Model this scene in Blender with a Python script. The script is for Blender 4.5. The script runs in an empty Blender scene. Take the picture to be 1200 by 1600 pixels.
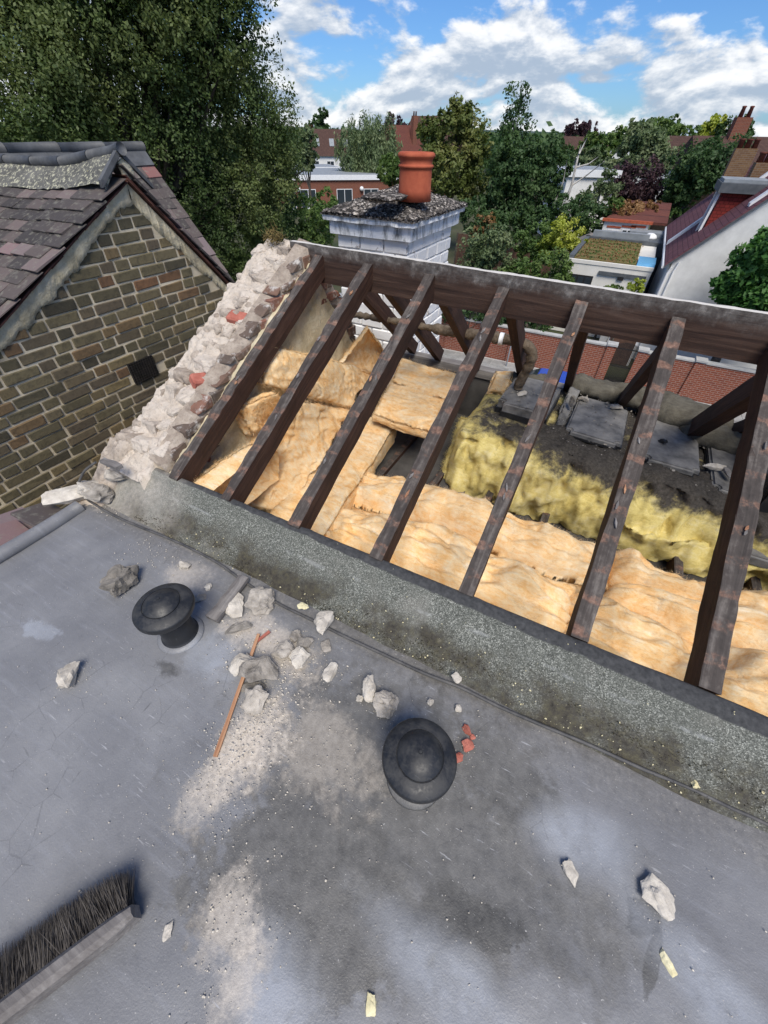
import bpy, bmesh, math, random
import numpy as np
from mathutils import Vector, Matrix
random.seed(7); RNG = np.random.default_rng(11)
SC = bpy.context.scene
COL = SC.collection
R = math.radians

# ------------------------------------------------------------------ camera
F_PX, PITCH, ROLL, YAW, EYE = 621.64, R(43.63), R(1.164), R(27.102), 1.55
fw = np.array([0, math.cos(PITCH), -math.sin(PITCH)]); r0 = np.array([1., 0, 0]); u0 = np.cross(r0, fw)
rt = math.cos(ROLL)*r0 + math.sin(ROLL)*u0
up = -math.sin(ROLL)*r0 + math.cos(ROLL)*u0
MW = np.array([[math.cos(YAW), -math.sin(YAW), 0], [math.sin(YAW), math.cos(YAW), 0], [0, 0, 1.]])
rt, up, fw = MW@rt, MW@up, MW@fw
CAM = np.array([0, 0, EYE])
cd = bpy.data.cameras.new('camera'); cam = bpy.data.objects.new('camera', cd); COL.objects.link(cam)
cd.sensor_fit = 'VERTICAL'; cd.sensor_height = 36; cd.sensor_width = 27; cd.lens = F_PX/1600*36
cd.clip_start = 0.02; cd.clip_end = 6000
m = np.eye(4); m[:3, 0] = rt; m[:3, 1] = up; m[:3, 2] = -fw; m[:3, 3] = CAM
cam.matrix_world = Matrix(m.tolist())
SC.camera = cam
# surveying helpers: where the sight line through a point of the photo meets a real plane of the place
def ray(x, y): return (x-600)/F_PX*rt - (y-800)/F_PX*up + fw
def at_z(x, y, z): v = ray(x, y); return CAM + (z-EYE)/v[2]*v
def at_y(x, y, Y): v = ray(x, y); return CAM + Y/v[1]*v
def at_x(x, y, X): v = ray(x, y); return CAM + X/v[0]*v
FZ = 0.13                                   # level of the flat roof
def at_r(x, y, h=0.): return at_z(x, y, FZ+h)
def at_l(x, y, L): v = ray(x, y); return CAM + L/math.hypot(v[0], v[1])*v

# ------------------------------------------------------------------ sky, sun, exposure
SUN_DIR = Vector((0.40, -0.55, 1.0)).normalized()
sun_el = math.asin(SUN_DIR.z); sun_rot = math.atan2(SUN_DIR.x, SUN_DIR.y)
W = bpy.data.worlds.new('World'); SC.world = W; W.use_nodes = True
def build_sky():
    nt = W.node_tree; nt.nodes.clear(); N = nt.nodes.new; L = nt.links.new
    def mth(op, a, b=None, c=None):
        n = N('ShaderNodeMath'); n.operation = op
        for i, v in enumerate((a, b, c)):
            if v is None: continue
            if hasattr(v, 'links'): L(v, n.inputs[i])
            else: n.inputs[i].default_value = v
        return n.outputs[0]
    def sstep(v, a, b):
        n = N('ShaderNodeMapRange'); n.interpolation_type = 'SMOOTHSTEP'; L(v, n.inputs[0])
        n.inputs[1].default_value = a; n.inputs[2].default_value = b; return n.outputs[0]
    def mix(f, a, b):
        n = N('ShaderNodeMix'); n.data_type = 'RGBA'; n.clamp_factor = True
        if hasattr(f, 'links'): L(f, n.inputs[0])
        else: n.inputs[0].default_value = f
        for i, v in ((6, a), (7, b)):
            if hasattr(v, 'links'): L(v, n.inputs[i])
            else: n.inputs[i].default_value = (*v, 1)
        return n.outputs[2]
    tc = N('ShaderNodeTexCoord'); g = tc.outputs['Generated']
    sky = N('ShaderNodeTexSky'); sky.sky_type = 'NISHITA'; sky.sun_disc = False
    sky.sun_elevation = sun_el; sky.sun_rotation = sun_rot; sky.air_density = 1.0; sky.dust_density = 0.4; sky.ozone_density = 2.5
    sep = N('ShaderNodeSeparateXYZ'); L(g, sep.inputs[0])
    def cloud(off, zs, scale, detail, rough, dist=0.0):
        mp = N('ShaderNodeMapping'); L(g, mp.inputs[0]); mp.inputs['Location'].default_value = off; mp.inputs['Scale'].default_value = (1, 1, zs)
        n = N('ShaderNodeTexNoise'); L(mp.outputs[0], n.inputs['Vector']); n.inputs['Scale'].default_value = scale
        n.inputs['Detail'].default_value = detail; n.inputs['Roughness'].default_value = rough; n.inputs['Distortion'].default_value = dist
        return n.outputs['Fac']
    O = (3.15, 1.42, 0.37)
    big = cloud(O, 2.3, 5.6, 10, .56, .2)
    bigup = cloud((O[0], O[1], O[2]+.026), 2.3, 5.6, 10, .56, .2)
    fine = cloud((7.1, 2.3, 1.9), 2.4, 22, 6, .6)
    cover = mth('ADD', big, mth('MULTIPLY', mth('SUBTRACT', fine, .5), .16))
    # low over the horizon one looks through many cloud rows, so the cover closes up there, all round
    low = sstep(sep.outputs['Z'], .17, .03)
    thr = mth('ADD', cover, mth('MULTIPLY', low, .15))
    dens = sstep(thr, .525, .625)
    lit = sstep(mth('ADD', mth('MULTIPLY', mth('SUBTRACT', big, bigup), 5.0), mth('MULTIPLY', mth('SUBTRACT', fine, .5), .9)), -.34, .50)
    nis = N('ShaderNodeMix'); nis.data_type = 'RGBA'; nis.blend_type = 'MULTIPLY'; nis.inputs[0].default_value = 1
    L(sky.outputs[0], nis.inputs[6]); nis.inputs[7].default_value = (.42, .66, 1.0, 1)
    base = nis.outputs[2]
    cl = mix(lit, (3.5, 4.2, 5.2), (8.5, 8.5, 8.5))
    col = mix(mth('MULTIPLY', dens, .93), base, cl)
    bg = N('ShaderNodeBackground'); L(col, bg.inputs[0]); bg.inputs[1].default_value = .10
    o = N('ShaderNodeOutputWorld'); L(bg.outputs[0], o.inputs[0])
build_sky()
sd = bpy.data.lights.new('sun', 'SUN'); sd.energy = 3.3; sd.angle = R(30); sd.color = (1, .93, .82)
sun = bpy.data.objects.new('sun', sd); COL.objects.link(sun)
sun.rotation_euler = SUN_DIR.to_track_quat('Z', 'Y').to_euler()
SC.render.engine = 'CYCLES'
SC.view_settings.view_transform = 'Standard'; SC.view_settings.look = 'None'
SC.view_settings.exposure = 0.34; SC.view_settings.gamma = 1
SC.render.resolution_x = 768; SC.render.resolution_y = 1024
SC.cycles.max_bounces = 6; SC.cycles.transparent_max_bounces = 4

# ------------------------------------------------------------------ helpers
WL = {}                                     # world location of each object's origin
def V3(a): return np.asarray(a, float)
def link(o, name, wloc, parent=None):
    COL.objects.link(o); wloc = V3(wloc); WL[o.name] = wloc
    if parent is not None:
        o.parent = parent
        if any(abs(a) > 1e-9 for a in parent.rotation_euler):
            o.matrix_parent_inverse = (Matrix.Translation(Vector(WL[parent.name]))@parent.rotation_euler.to_matrix().to_4x4()).inverted(); o.location = wloc
        else: o.location = wloc - WL[parent.name]
    else: o.location = wloc
    return o
def tag(o, label, cat, group=None):
    o['label'] = label; o['category'] = cat
    if group: o['group'] = group
    return o
def kind(o, k): o['kind'] = k; return o
def thing(name, label, cat, loc, group=None):
    o = bpy.data.objects.new(name, None); o.empty_display_size = .1
    link(o, name, loc); return tag(o, label, cat, group)
def mk_mesh(name, v, f, mat=None, smooth=False):
    v = np.asarray(v, float); me = bpy.data.meshes.new(name)
    if isinstance(f, np.ndarray):
        nf, k = f.shape
        me.vertices.add(len(v)); me.vertices.foreach_set('co', v.ravel())
        me.loops.add(nf*k); me.loops.foreach_set('vertex_index', f.ravel().astype(np.int32))
        me.polygons.add(nf); me.polygons.foreach_set('loop_start', np.arange(0, nf*k, k, dtype=np.int32))
        me.update(calc_edges=True)
    else:
        me.from_pydata([tuple(p) for p in v], [], [tuple(q) for q in f]); me.update()
    if smooth: me.polygons.foreach_set('use_smooth', np.ones(len(me.polygons), bool))
    if mat: me.materials.append(mat)
    return me
def mo(name, v, f, mat, parent=None, smooth=False, origin=None):
    """mesh object from world coordinates, origin at its base"""
    v = np.asarray(v, float)
    o_ = V3(origin) if origin is not None else np.array([*(v[:, :2].min(0)+v[:, :2].max(0))/2, v[:, 2].min()])
    return link(bpy.data.objects.new(name, mk_mesh(name, v-o_, f, mat, smooth)), name, o_, parent)
def inst(name, me, parent, loc, rot=(0, 0, 0), scale=(1, 1, 1)):
    o = bpy.data.objects.new(name, me); link(o, name, loc, parent); o.rotation_euler = rot; o.scale = scale
    return o
# numpy value noise
def _h(i, j, k, s):
    n = (i*374761393 + j*668265263 + k*2147483647 + s*974711) & 0xffffffff
    n = ((n ^ (n >> 13))*1274126177) & 0xffffffff
    return ((n ^ (n >> 16)) & 0xffff)/65535.0
def vnoise(p, s=0):
    p = np.asarray(p, float); i = np.floor(p).astype(np.int64); t = p-i; t = t*t*(3-2*t); r = 0
    for a in (0, 1):
        for b in (0, 1):
            for c in (0, 1):
                w = (t[..., 0] if a else 1-t[..., 0])*(t[..., 1] if b else 1-t[..., 1])*(t[..., 2] if c else 1-t[..., 2])
                r = r + w*_h(i[..., 0]+a, i[..., 1]+b, i[..., 2]+c, s)
    return r*2-1
def fbm(p, o=4, s=0, rough=.5):
    p = np.asarray(p, float); r = 0; a = 1
    for k in range(o): r = r + a*vnoise(p*2**k + k*17.3, s+k); a *= rough
    return r
def bm_mesh(bm, name, mat=None, smooth=False):
    me = bpy.data.meshes.new(name); bm.to_mesh(me); bm.free()
    if mat: me.materials.append(mat)
    if smooth: me.polygons.foreach_set('use_smooth', np.ones(len(me.polygons), bool))
    return me
BOXF = [(0, 3, 2, 1), (4, 5, 6, 7), (0, 1, 5, 4), (1, 2, 6, 5), (2, 3, 7, 6), (3, 0, 4, 7)]
def boxv(x0, x1, y0, y1, z0, z1):
    return [(x0, y0, z0), (x1, y0, z0), (x1, y1, z0), (x0, y1, z0), (x0, y0, z1), (x1, y0, z1), (x1, y1, z1), (x0, y1, z1)]
class MB:                                   # collects pieces of ONE part
    def __init__(s): s.v = []; s.f = []
    def add(s, v, f):
        k = len(s.v); s.v += [tuple(p) for p in v]; s.f += [tuple(i+k for i in q) for q in f]; return s
    def box(s, *a): return s.add(boxv(*a), BOXF)
    def hexa(s, b, t): return s.add(list(b)+list(t), BOXF)
    def tube(s, pts, rad, n=8, cap=True):
        pts = [V3(p) for p in pts]; rad = rad if hasattr(rad, '__len__') else [rad]*len(pts); v = []; f = []
        ref = np.array([.13, .21, .97])
        for i, p in enumerate(pts):
            d = pts[min(i+1, len(pts)-1)]-pts[max(i-1, 0)]; d = d/np.linalg.norm(d)
            a = np.cross(d, ref); a /= np.linalg.norm(a); b = np.cross(d, a)
            for k in range(n):
                t = 2*math.pi*k/n; v.append(p+rad[i]*(math.cos(t)*a+math.sin(t)*b))
        for i in range(len(pts)-1):
            for k in range(n): f.append((i*n+k, i*n+(k+1) % n, (i+1)*n+(k+1) % n, (i+1)*n+k))
        if cap: f.append(tuple(range(n))); f.append(tuple(reversed(range((len(pts)-1)*n, len(pts)*n))))
        return s.add(v, f)
    def lathe(s, c, prof, n=32):
        v = []; f = []; c = V3(c)
        for r_, z in prof:
            for k in range(n): t = 2*math.pi*k/n; v.append(c+[r_*math.cos(t), r_*math.sin(t), z])
        for i in range(len(prof)-1):
            for k in range(n): f.append((i*n+k, i*n+(k+1) % n, (i+1)*n+(k+1) % n, (i+1)*n+k))
        if prof[0][0] > 0: f.append(tuple(reversed(range(n))))
        if prof[-1][0] > 0: f.append(tuple(range((len(prof)-1)*n, len(prof)*n)))
        return s.add(v, f)
    def build(s, name, mat, parent=None, smooth=False, origin=None): return mo(name, s.v, s.f, mat, parent, smooth, origin)
def grid_faces(nu, nv):
    i = np.arange(nu-1)[:, None]*nv + np.arange(nv-1)[None, :]
    return np.stack([i, i+nv, i+nv+1, i+1], -1).reshape(-1, 4)

# ------------------------------------------------------------------ materials
class NT:
    def __init__(s, name):
        s.m = bpy.data.materials.new(name); s.m.use_nodes = True; s.t = s.m.node_tree; s.t.nodes.clear()
        s.out = s.t.nodes.new('ShaderNodeOutputMaterial')
    def n(s, t): return s.t.nodes.new(t)
    def l(s, a, b): s.t.links.new(a, b)
    def put(s, v, inp):
        if hasattr(v, 'links'): s.l(v, inp)
        elif isinstance(v, (tuple, list)): inp.default_value = (*v, 1) if len(v) == 3 and len(inp.default_value) == 4 else v
        else: inp.default_value = v
    def pos(s): return s.n('ShaderNodeNewGeometry').outputs['Position']
    def obj(s, jitter=True):
        v = s.n('ShaderNodeTexCoord').outputs['Object']
        if jitter:
            r = s.n('ShaderNodeObjectInfo').outputs['Random']; w = s.n('ShaderNodeVectorMath'); w.operation = 'SCALE'
            w.inputs[0].default_value = (31, 17, 23); s.l(r, w.inputs['Scale'])
            a = s.n('ShaderNodeVectorMath'); a.operation = 'ADD'; s.l(v, a.inputs[0]); s.l(w.outputs[0], a.inputs[1]); return a.outputs[0]
        return v
    def rnd(s): return s.n('ShaderNodeObjectInfo').outputs['Random']
    def map(s, v, scale=(1, 1, 1), loc=(0, 0, 0), rot=(0, 0, 0)):
        n = s.n('ShaderNodeMapping'); s.l(v, n.inputs[0]); n.inputs['Scale'].default_value = scale; n.inputs['Location'].default_value = loc; n.inputs['Rotation'].default_value = rot
        return n.outputs[0]
    def noise(s, v, scale, detail=5, rough=.55, dist=0):
        n = s.n('ShaderNodeTexNoise'); s.l(v, n.inputs['Vector']); n.inputs['Scale'].default_value = scale; n.inputs['Detail'].default_value = detail
        n.inputs['Roughness'].default_value = rough; n.inputs['Distortion'].default_value = dist; return n.outputs['Fac']
    def voro(s, v, scale, feat='F1', out='Distance'):
        n = s.n('ShaderNodeTexVoronoi'); n.feature = feat; s.l(v, n.inputs['Vector']); n.inputs['Scale'].default_value = scale; return n.outputs[out]
    def mth(s, op, a, b=None, c=None):
        n = s.n('ShaderNodeMath'); n.operation = op
        for i, v in enumerate((a, b, c)):
            if v is not None: s.put(v, n.inputs[i])
        return n.outputs[0]
    def step(s, v, a, b):
        n = s.n('ShaderNodeMapRange'); n.interpolation_type = 'SMOOTHSTEP'; s.l(v, n.inputs[0]); n.inputs[1].default_value = a; n.inputs[2].default_value = b
        return n.outputs[0]
    def ramp(s, v, stops):
        n = s.n('ShaderNodeValToRGB'); s.l(v, n.inputs[0]); e = n.color_ramp.elements
        while len(e) < len(stops): e.new(.5)
        for k, (p, c) in enumerate(stops): e[k].position = p; e[k].color = (*c, 1)
        return n.outputs[0]
    def mix(s, f, a, b, blend='MIX'):
        n = s.n('ShaderNodeMix'); n.data_type = 'RGBA'; n.blend_type = blend; n.clamp_factor = True
        s.put(f, n.inputs[0]); s.put(a, n.inputs[6]); s.put(b, n.inputs[7]); return n.outputs[2]
    def hsv(s, c, h=.5, sat=1., v=1.):
        n = s.n('ShaderNodeHueSaturation'); s.put(h, n.inputs[0]); s.put(sat, n.inputs[1]); s.put(v, n.inputs[2]); s.put(c, n.inputs[4]); return n.outputs[0]
    def bump(s, h, st=.5, dist=.01, nrm=None):
        n = s.n('ShaderNodeBump'); s.l(h, n.inputs['Height']); n.inputs['Strength'].default_value = st; n.inputs['Distance'].default_value = dist
        if nrm: s.l(nrm, n.inputs['Normal'])
        return n.outputs[0]
    def done(s, col, rough=.8, nrm=None, spec=.3, metal=0, **kw):
        b = s.n('ShaderNodeBsdfPrincipled'); s.put(col, b.inputs['Base Color']); s.put(rough, b.inputs['Roughness'])
        b.inputs['Specular IOR Level'].default_value = spec; b.inputs['Metallic'].default_value = metal
        if nrm: s.l(nrm, b.inputs['Normal'])
        for k, v in kw.items(): s.put(v, b.inputs[k])
        s.l(b.outputs[0], s.out.inputs[0]); return s.m
def simple(name, c1, c2, scale=6, rough=.8, bump=.3, bscale=40, bd=.004, vary=.0, spec=.3, world=False, detail=6):
    t = NT(name); v = t.pos() if world else t.obj()
    c = t.ramp(t.noise(v, scale, detail, .6), [(.3, c1), (.7, c2)])
    if vary: c = t.hsv(c, v=t.mth('MULTIPLY_ADD', t.rnd(), vary*2, 1-vary))
    return t.done(c, rough, t.bump(t.noise(v, bscale, 6, .65), bump, bd), spec)

def mat_flat_roof():
    t = NT('painted_flat_roof'); v = t.pos()
    base = t.ramp(t.noise(v, 2.3, 8, .62), [(.3, (.145, .147, .155)), (.52, (.198, .200, .208)), (.75, (.262, .263, .268))])
    # brush marks of the coating
    br = t.noise(t.map(v, (3, 40, 1), rot=(0, 0, .5)), 1.6, 4, .6)
    base = t.mix(t.mth('MULTIPLY', t.step(br, .50, .78), .30), base, (.30, .31, .34))
    mott = t.noise(v, 30, 6, .7)
    base = t.mix(t.mth('MULTIPLY', t.step(mott, .52, .8), .35), base, (.09, .095, .105))
    wob = t.noise(v, 5.5, 8, .68); wob2 = t.noise(v, 18, 8, .7)
    def patch(px, py, rx, ry, rot, soft=.5, wv=.9):
        c = at_r(px, py); mp = t.n('ShaderNodeMapping'); mp.vector_type = 'TEXTURE'; t.l(v, mp.inputs[0])
        mp.inputs['Location'].default_value = tuple(c); mp.inputs['Rotation'].default_value = (0, 0, R(rot)); mp.inputs['Scale'].default_value = (rx, ry, 1)
        ln = t.n('ShaderNodeVectorMath'); ln.operation = 'LENGTH'; t.l(mp.outputs[0], ln.inputs[0])
        d = t.mth('ADD', ln.outputs['Value'], t.mth('MULTIPLY', t.mth('SUBTRACT', t.mth('ADD', t.mth('MULTIPLY', wob, .6), t.mth('MULTIPLY', wob2, .4)), .5), wv*5.0))
        return t.step(d, 1+soft/2, 1-soft/2)
    col = base
    # bare, worn felt where the coating has come off
    for a in ((470, 1370, .30, .20, 15, .30, .75), (640, 1290, .55, .26, 8, .9, .8), (760, 1060, .62, .10, 2, .7, 1.0), (790, 1200, .16, .15, 20, .7, 1.), (560, 1130, .30, .18, 10, .8, 1.)):
        pf = patch(*a); col = t.mix(t.mth('MULTIPLY', t.mth('MULTIPLY', pf, t.mth('SUBTRACT', 1, pf)), 1.5 if a[5] < .2 else 0), col, (.02, .02, .022))
        col = t.mix(t.mth('MULTIPLY', pf, .85), col, t.ramp(t.noise(v, 26, 7, .7), [(.3, (.075, .073, .069)), (.7, (.16, .155, .145))]))
    for a in ((770, 1450, .085, .035, 10, .15, .9), (1010, 1430, .05, .035, 60, .2, 1.), (1020, 1500, .015, .09, -10, .3, .6), (700, 1420, .10, .05, 30, .7, 1.), (680, 1050, .05, .05, 0, .6, 1.), (262, 1045, .05, .025, 0, .7, 1.)):
        col = t.mix(t.mth('MULTIPLY', patch(*a), .72), col, t.ramp(t.noise(v, 40, 6, .7), [(.35, (.05, .049, .047)), (.7, (.11, .107, .10))]))
    # pale bluish patches: sky reflection painted into the coating colour
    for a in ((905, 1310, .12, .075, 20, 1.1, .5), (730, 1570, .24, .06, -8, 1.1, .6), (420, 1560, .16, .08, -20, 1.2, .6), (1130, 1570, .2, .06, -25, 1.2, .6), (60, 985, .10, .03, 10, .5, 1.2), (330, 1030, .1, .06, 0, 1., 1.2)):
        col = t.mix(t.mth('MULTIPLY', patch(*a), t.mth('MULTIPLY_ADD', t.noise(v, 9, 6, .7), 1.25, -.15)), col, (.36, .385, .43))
    # spilt mortar dust
    dn = t.noise(v, 60, 6, .75)
    for a, k in (((395, 1150, .115, .20, 12, .75, 1.0), .95), ((330, 1240, .10, .10, 0, .9, 1.2), .55), ((430, 1010, .22, .09, -8, .9, 1.2), .60), ((360, 1440, .085, .10, 20, .8, 1.2), .6), ((370, 1540, .07, .10, 0, 1., .9), .62), ((290, 900, .12, .08, 0, .9, 1.2), .45), ((170, 775, .22, .08, -8, .9, 1.), .6), ((500, 1170, .25, .12, 0, 1., 1.4), .35)):
        f = t.step(t.mth('ADD', t.mth('MULTIPLY', patch(*a[:5], 1.9, a[6]*.9), .62), t.mth('MULTIPLY', t.mth('ADD', t.mth('MULTIPLY', dn, .55), t.mth('MULTIPLY', wob2, .45)), .85)), .62, 1.06)
        col = t.mix(t.mth('MULTIPLY', f, k), col, t.ramp(dn, [(.3, (.42, .365, .30)), (.7, (.68, .61, .52))]))
    # dirt collected against the kerb
    sp = t.n('ShaderNodeSeparateXYZ'); t.l(v, sp.inputs[0])
    ke = t.step(t.mth('ADD', sp.outputs[1], t.mth('MULTIPLY', t.mth('SUBTRACT', wob, .5), .30)), .48, .70)
    col = t.mix(t.mth('MULTIPLY', ke, .7), col, t.ramp(t.noise(v, 55, 7, .75), [(.3, (.07, .066, .06)), (.55, (.16, .15, .135)), (.8, (.33, .31, .28))]))
    # hairline cracks, scuffs and dried tide marks
    ed = t.voro(t.map(v, (1, 1, 1)), 9, 'DISTANCE_TO_EDGE'); ck = t.mth('MULTIPLY', t.step(t.mth('ADD', ed, t.mth('MULTIPLY', t.mth('SUBTRACT', wob2, .5), .10)), .012, .002), t.step(t.noise(v, 2.2, 4, .6), .50, .62))
    col = t.mix(t.mth('MULTIPLY', ck, .25), col, (.045, .045, .047))
    sc = t.mth('MULTIPLY', t.step(t.noise(t.map(v, (14, 120, 1), rot=(0, 0, -.9)), 1.0, 3, .6), .64, .72), t.step(t.noise(v, 3.1, 4, .6), .44, .62))
    col = t.mix(t.mth('MULTIPLY', sc, .75), col, (.40, .40, .41))
    sc2 = t.mth('MULTIPLY', t.step(t.noise(t.map(v, (100, 11, 1), rot=(0, 0, -.4)), 1.0, 3, .6), .64, .73), t.step(t.noise(v, 2.6, 4, .6), .52, .68))
    col = t.mix(t.mth('MULTIPLY', sc2, .5), col, (.07, .07, .072))
    # fine white and dark specks
    col = t.mix(t.step(t.noise(v, 190, 2, .5), .70, .76), col, (.42, .41, .39))
    col = t.mix(t.mth('MULTIPLY', t.step(t.noise(v, 130, 3, .6), .68, .76), .12), col, (.07, .07, .072))
    h = t.mth('ADD', t.mth('MULTIPLY', t.noise(v, 24, 7, .7), .5), t.mth('MULTIPLY', t.noise(v, 210, 3, .6), .35))
    rgh = t.mth('MULTIPLY_ADD', t.noise(v, 4, 5, .6), .6, .16)
    return t.done(col, rgh, t.bump(h, .5, .006), .42)
def mat_felt():
    t = NT('mineral_felt'); v = t.pos(); sp = t.n('ShaderNodeSeparateXYZ'); t.l(v, sp.inputs[0])
    gr = t.voro(v, 330, 'F1', 'Color'); g = t.n('ShaderNodeSeparateXYZ'); t.l(gr, g.inputs[0])
    gran = t.ramp(g.outputs[0], [(0, (.050, .053, .046)), (.45, (.125, .131, .114)), (.8, (.205, .212, .186)), (1, (.40, .405, .36))])
    big = t.noise(v, 7, 7, .65)
    c = t.mix(t.mth('MULTIPLY', t.step(big, .35, .7), .55), gran, (.108, .112, .097))
    c = t.mix(t.mth('MULTIPLY', t.step(t.noise(v, 3.2, 6, .6), .55, .72), .35), c, (.30, .285, .25))
    z = t.mth('ADD', sp.outputs[2], t.mth('MULTIPLY', t.mth('SUBTRACT', t.noise(v, 9, 7, .7), .5), .12))
    moss = t.ramp(t.noise(v, 45, 7, .75), [(.30, (.024, .022, .018)), (.48, (.062, .056, .045)), (.6, (.085, .078, .050)), (.8, (.24, .215, .175))])
    c = t.mix(t.mth('MULTIPLY', t.step(z, .235, .165), t.step(t.noise(v, 5, 6, .6), .34, .60)), c, moss)
    # pale weathered line along the crease and dark edge strip at the top
    cr = t.mth('ABSOLUTE', t.mth('SUBTRACT', t.mth('ADD', sp.outputs[2], t.mth('MULTIPLY', t.mth('SUBTRACT', big, .5), .02)), .226))
    c = t.mix(t.mth('MULTIPLY', t.step(cr, .006, .001), t.mth('MULTIPLY', t.step(t.noise(v, 9, 5, .65), .50, .64), .35)), c, (.40, .41, .40))
    c = t.mix(t.step(t.mth('ADD', sp.outputs[1], t.mth('MULTIPLY', t.mth('SUBTRACT', t.noise(v, 30, 5, .6), .5), .010)), .882, .887), c, t.ramp(t.noise(v, 60, 5, .6), [(.3, (.035, .036, .038)), (.75, (.085, .086, .088))]))
    lf = t.mth('ADD', sp.outputs[0], t.mth('MULTIPLY', t.mth('SUBTRACT', t.noise(v, 6, 6, .65), .5), .9))
    c = t.mix(t.mth('MULTIPLY', t.step(lf, -1.35, -1.95), .7), c, t.ramp(t.noise(v, 50, 6, .7), [(.3, (.25, .235, .205)), (.7, (.50, .46, .40))]))
    return t.done(c, .9, t.bump(t.mth('ADD', g.outputs[1], t.mth('MULTIPLY', t.noise(v, 40, 6, .7), 2.)), .5, .003), .25)
def mat_wood(name, dark, mid, light, patchy=True, scalex=1.0):
    # local x runs along the timber
    t = NT(name); v = t.obj(); tc = t.n('ShaderNodeTexCoord').outputs['Object']
    g1 = t.noise(t.map(v, (2.2, 42, 42)), 1.0, 7, .65, .6); g2 = t.noise(t.map(v, (5, 150, 150)), 1.0, 4, .6)
    c = t.ramp(t.mth('ADD', t.mth('MULTIPLY', g1, .7), t.mth('MULTIPLY', g2, .3)), [(.30, dark), (.5, mid), (.72, light)])
    c = t.mix(t.mth('MULTIPLY', t.step(t.noise(v, 4, 5, .6), .42, .68), .6), c, dark)
    nm = t.n('ShaderNodeNewGeometry').outputs['Normal']; sp = t.n('ShaderNodeSeparateXYZ'); t.l(nm, sp.inputs[0])
    if patchy:   # weathered grey top arris with raw patches where the tile battens were torn off
        xs = t.n('ShaderNodeSeparateXYZ'); t.l(tc, xs.inputs[0])
        topf = t.step(sp.outputs[2], .55, .8)
        gy = t.ramp(t.mth('ADD', t.mth('MULTIPLY', g1, .6), t.mth('MULTIPLY', t.noise(v, 26, 6, .7), .4)), [(.28, (.026, .023, .021)), (.5, (.070, .060, .054)), (.68, (.19, .17, .152))])
        c = t.mix(t.mth('MULTIPLY', topf, .9), c, gy)
        w = t.mth('ADD', xs.outputs[0], t.mth('MULTIPLY', t.mth('SUBTRACT', t.noise(v, 14, 5, .65), .5), .06))
        w = t.mth('ADD', w, t.mth('MULTIPLY', t.rnd(), .1))
        fr = t.mth('ABSOLUTE', t.mth('SUBTRACT', t.mth('FRACT', t.mth('DIVIDE', w, .118)), .5))
        st = t.mth('MULTIPLY', t.step(fr, .29, .40), t.step(t.noise(v, 20, 6, .7), .42, .60))
        raw = t.ramp(t.noise(v, 55, 6, .7), [(.3, (.09, .045, .032)), (.55, (.24, .135, .095)), (.8, (.44, .30, .22))])
        c = t.mix(t.mth('MULTIPLY', t.mth('MULTIPLY', st, topf), .75), c, raw)
    h = t.mth('ADD', g1, t.mth('MULTIPLY', t.noise(v, 60, 5, .7), .5))
    return t.done(c, .78, t.bump(h, .55, .005), .28)
def mat_insul(name, cols, dirt=None):
    t = NT(name); v = t.pos()
    w = t.noise(t.map(v, (1, 1, 1)), 6, 8, .66, 1.6); w2 = t.noise(t.map(v, (1, 3.2, 2.2), rot=(0, 0, .3)), 13, 8, .7, 1.1)
    f = t.mth('ADD', t.mth('MULTIPLY', w, .55), t.mth('MULTIPLY', w2, .45))
    lam = t.noise(t.map(v, (2.2, 30, 34), rot=(0, 0, .12)), 1.0, 6, .65, .5)
    f = t.mth('ADD', t.mth('MULTIPLY', f, .78), t.mth('MULTIPLY', lam, .22))
    c = t.ramp(f, cols)
    fib = t.noise(t.map(v, (40, 170, 90), rot=(.2, .1, .7)), 1.0, 5, .7, 2.5)
    c = t.mix(t.mth('MULTIPLY', t.step(fib, .45, .75), .22), c, cols[-1][1])
    gr = t.noise(t.map(v, (150, 330, 260), rot=(.3, .2, .5)), 1.0, 3, .6, 1.5); c = t.mix(t.mth('MULTIPLY', t.step(gr, .42, .66), .40), c, t.hsv(c, v=.74)); cr_ = t.mth('ABSOLUTE', t.mth('SUBTRACT', t.noise(t.map(v, (1, 2.6, 2), rot=(0, 0, .15)), 7, 7, .62, 1.2), .5)); c = t.mix(t.mth('MULTIPLY', t.step(cr_, .022, .002), t.mth('MULTIPLY', t.step(t.noise(v, 9, 4, .6), .42, .62), .26)), c, t.hsv(cols[0][1], sat=1.05, v=.85)); c = t.mix(t.mth('MULTIPLY', t.step(t.noise(v, 3.1, 6, .65), .55, .72), .30), c, t.hsv(c, sat=.75, v=.62)) if not dirt else c
    if dirt: c = dirt(t, v, c)
    fine = t.noise(v, 95, 6, .75, 1.0)
    h = t.mth('ADD', t.mth('ADD', t.mth('ADD', t.mth('MULTIPLY', w2, 1.4), t.mth('MULTIPLY', gr, .6)), t.mth('MULTIPLY', t.step(cr_, .0, .03), .12)), t.mth('ADD', t.mth('MULTIPLY', fib, .4), t.mth('MULTIPLY', fine, .6)))
    return t.done(c, 1.0, t.bump(h, .5, .009), .05)
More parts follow.
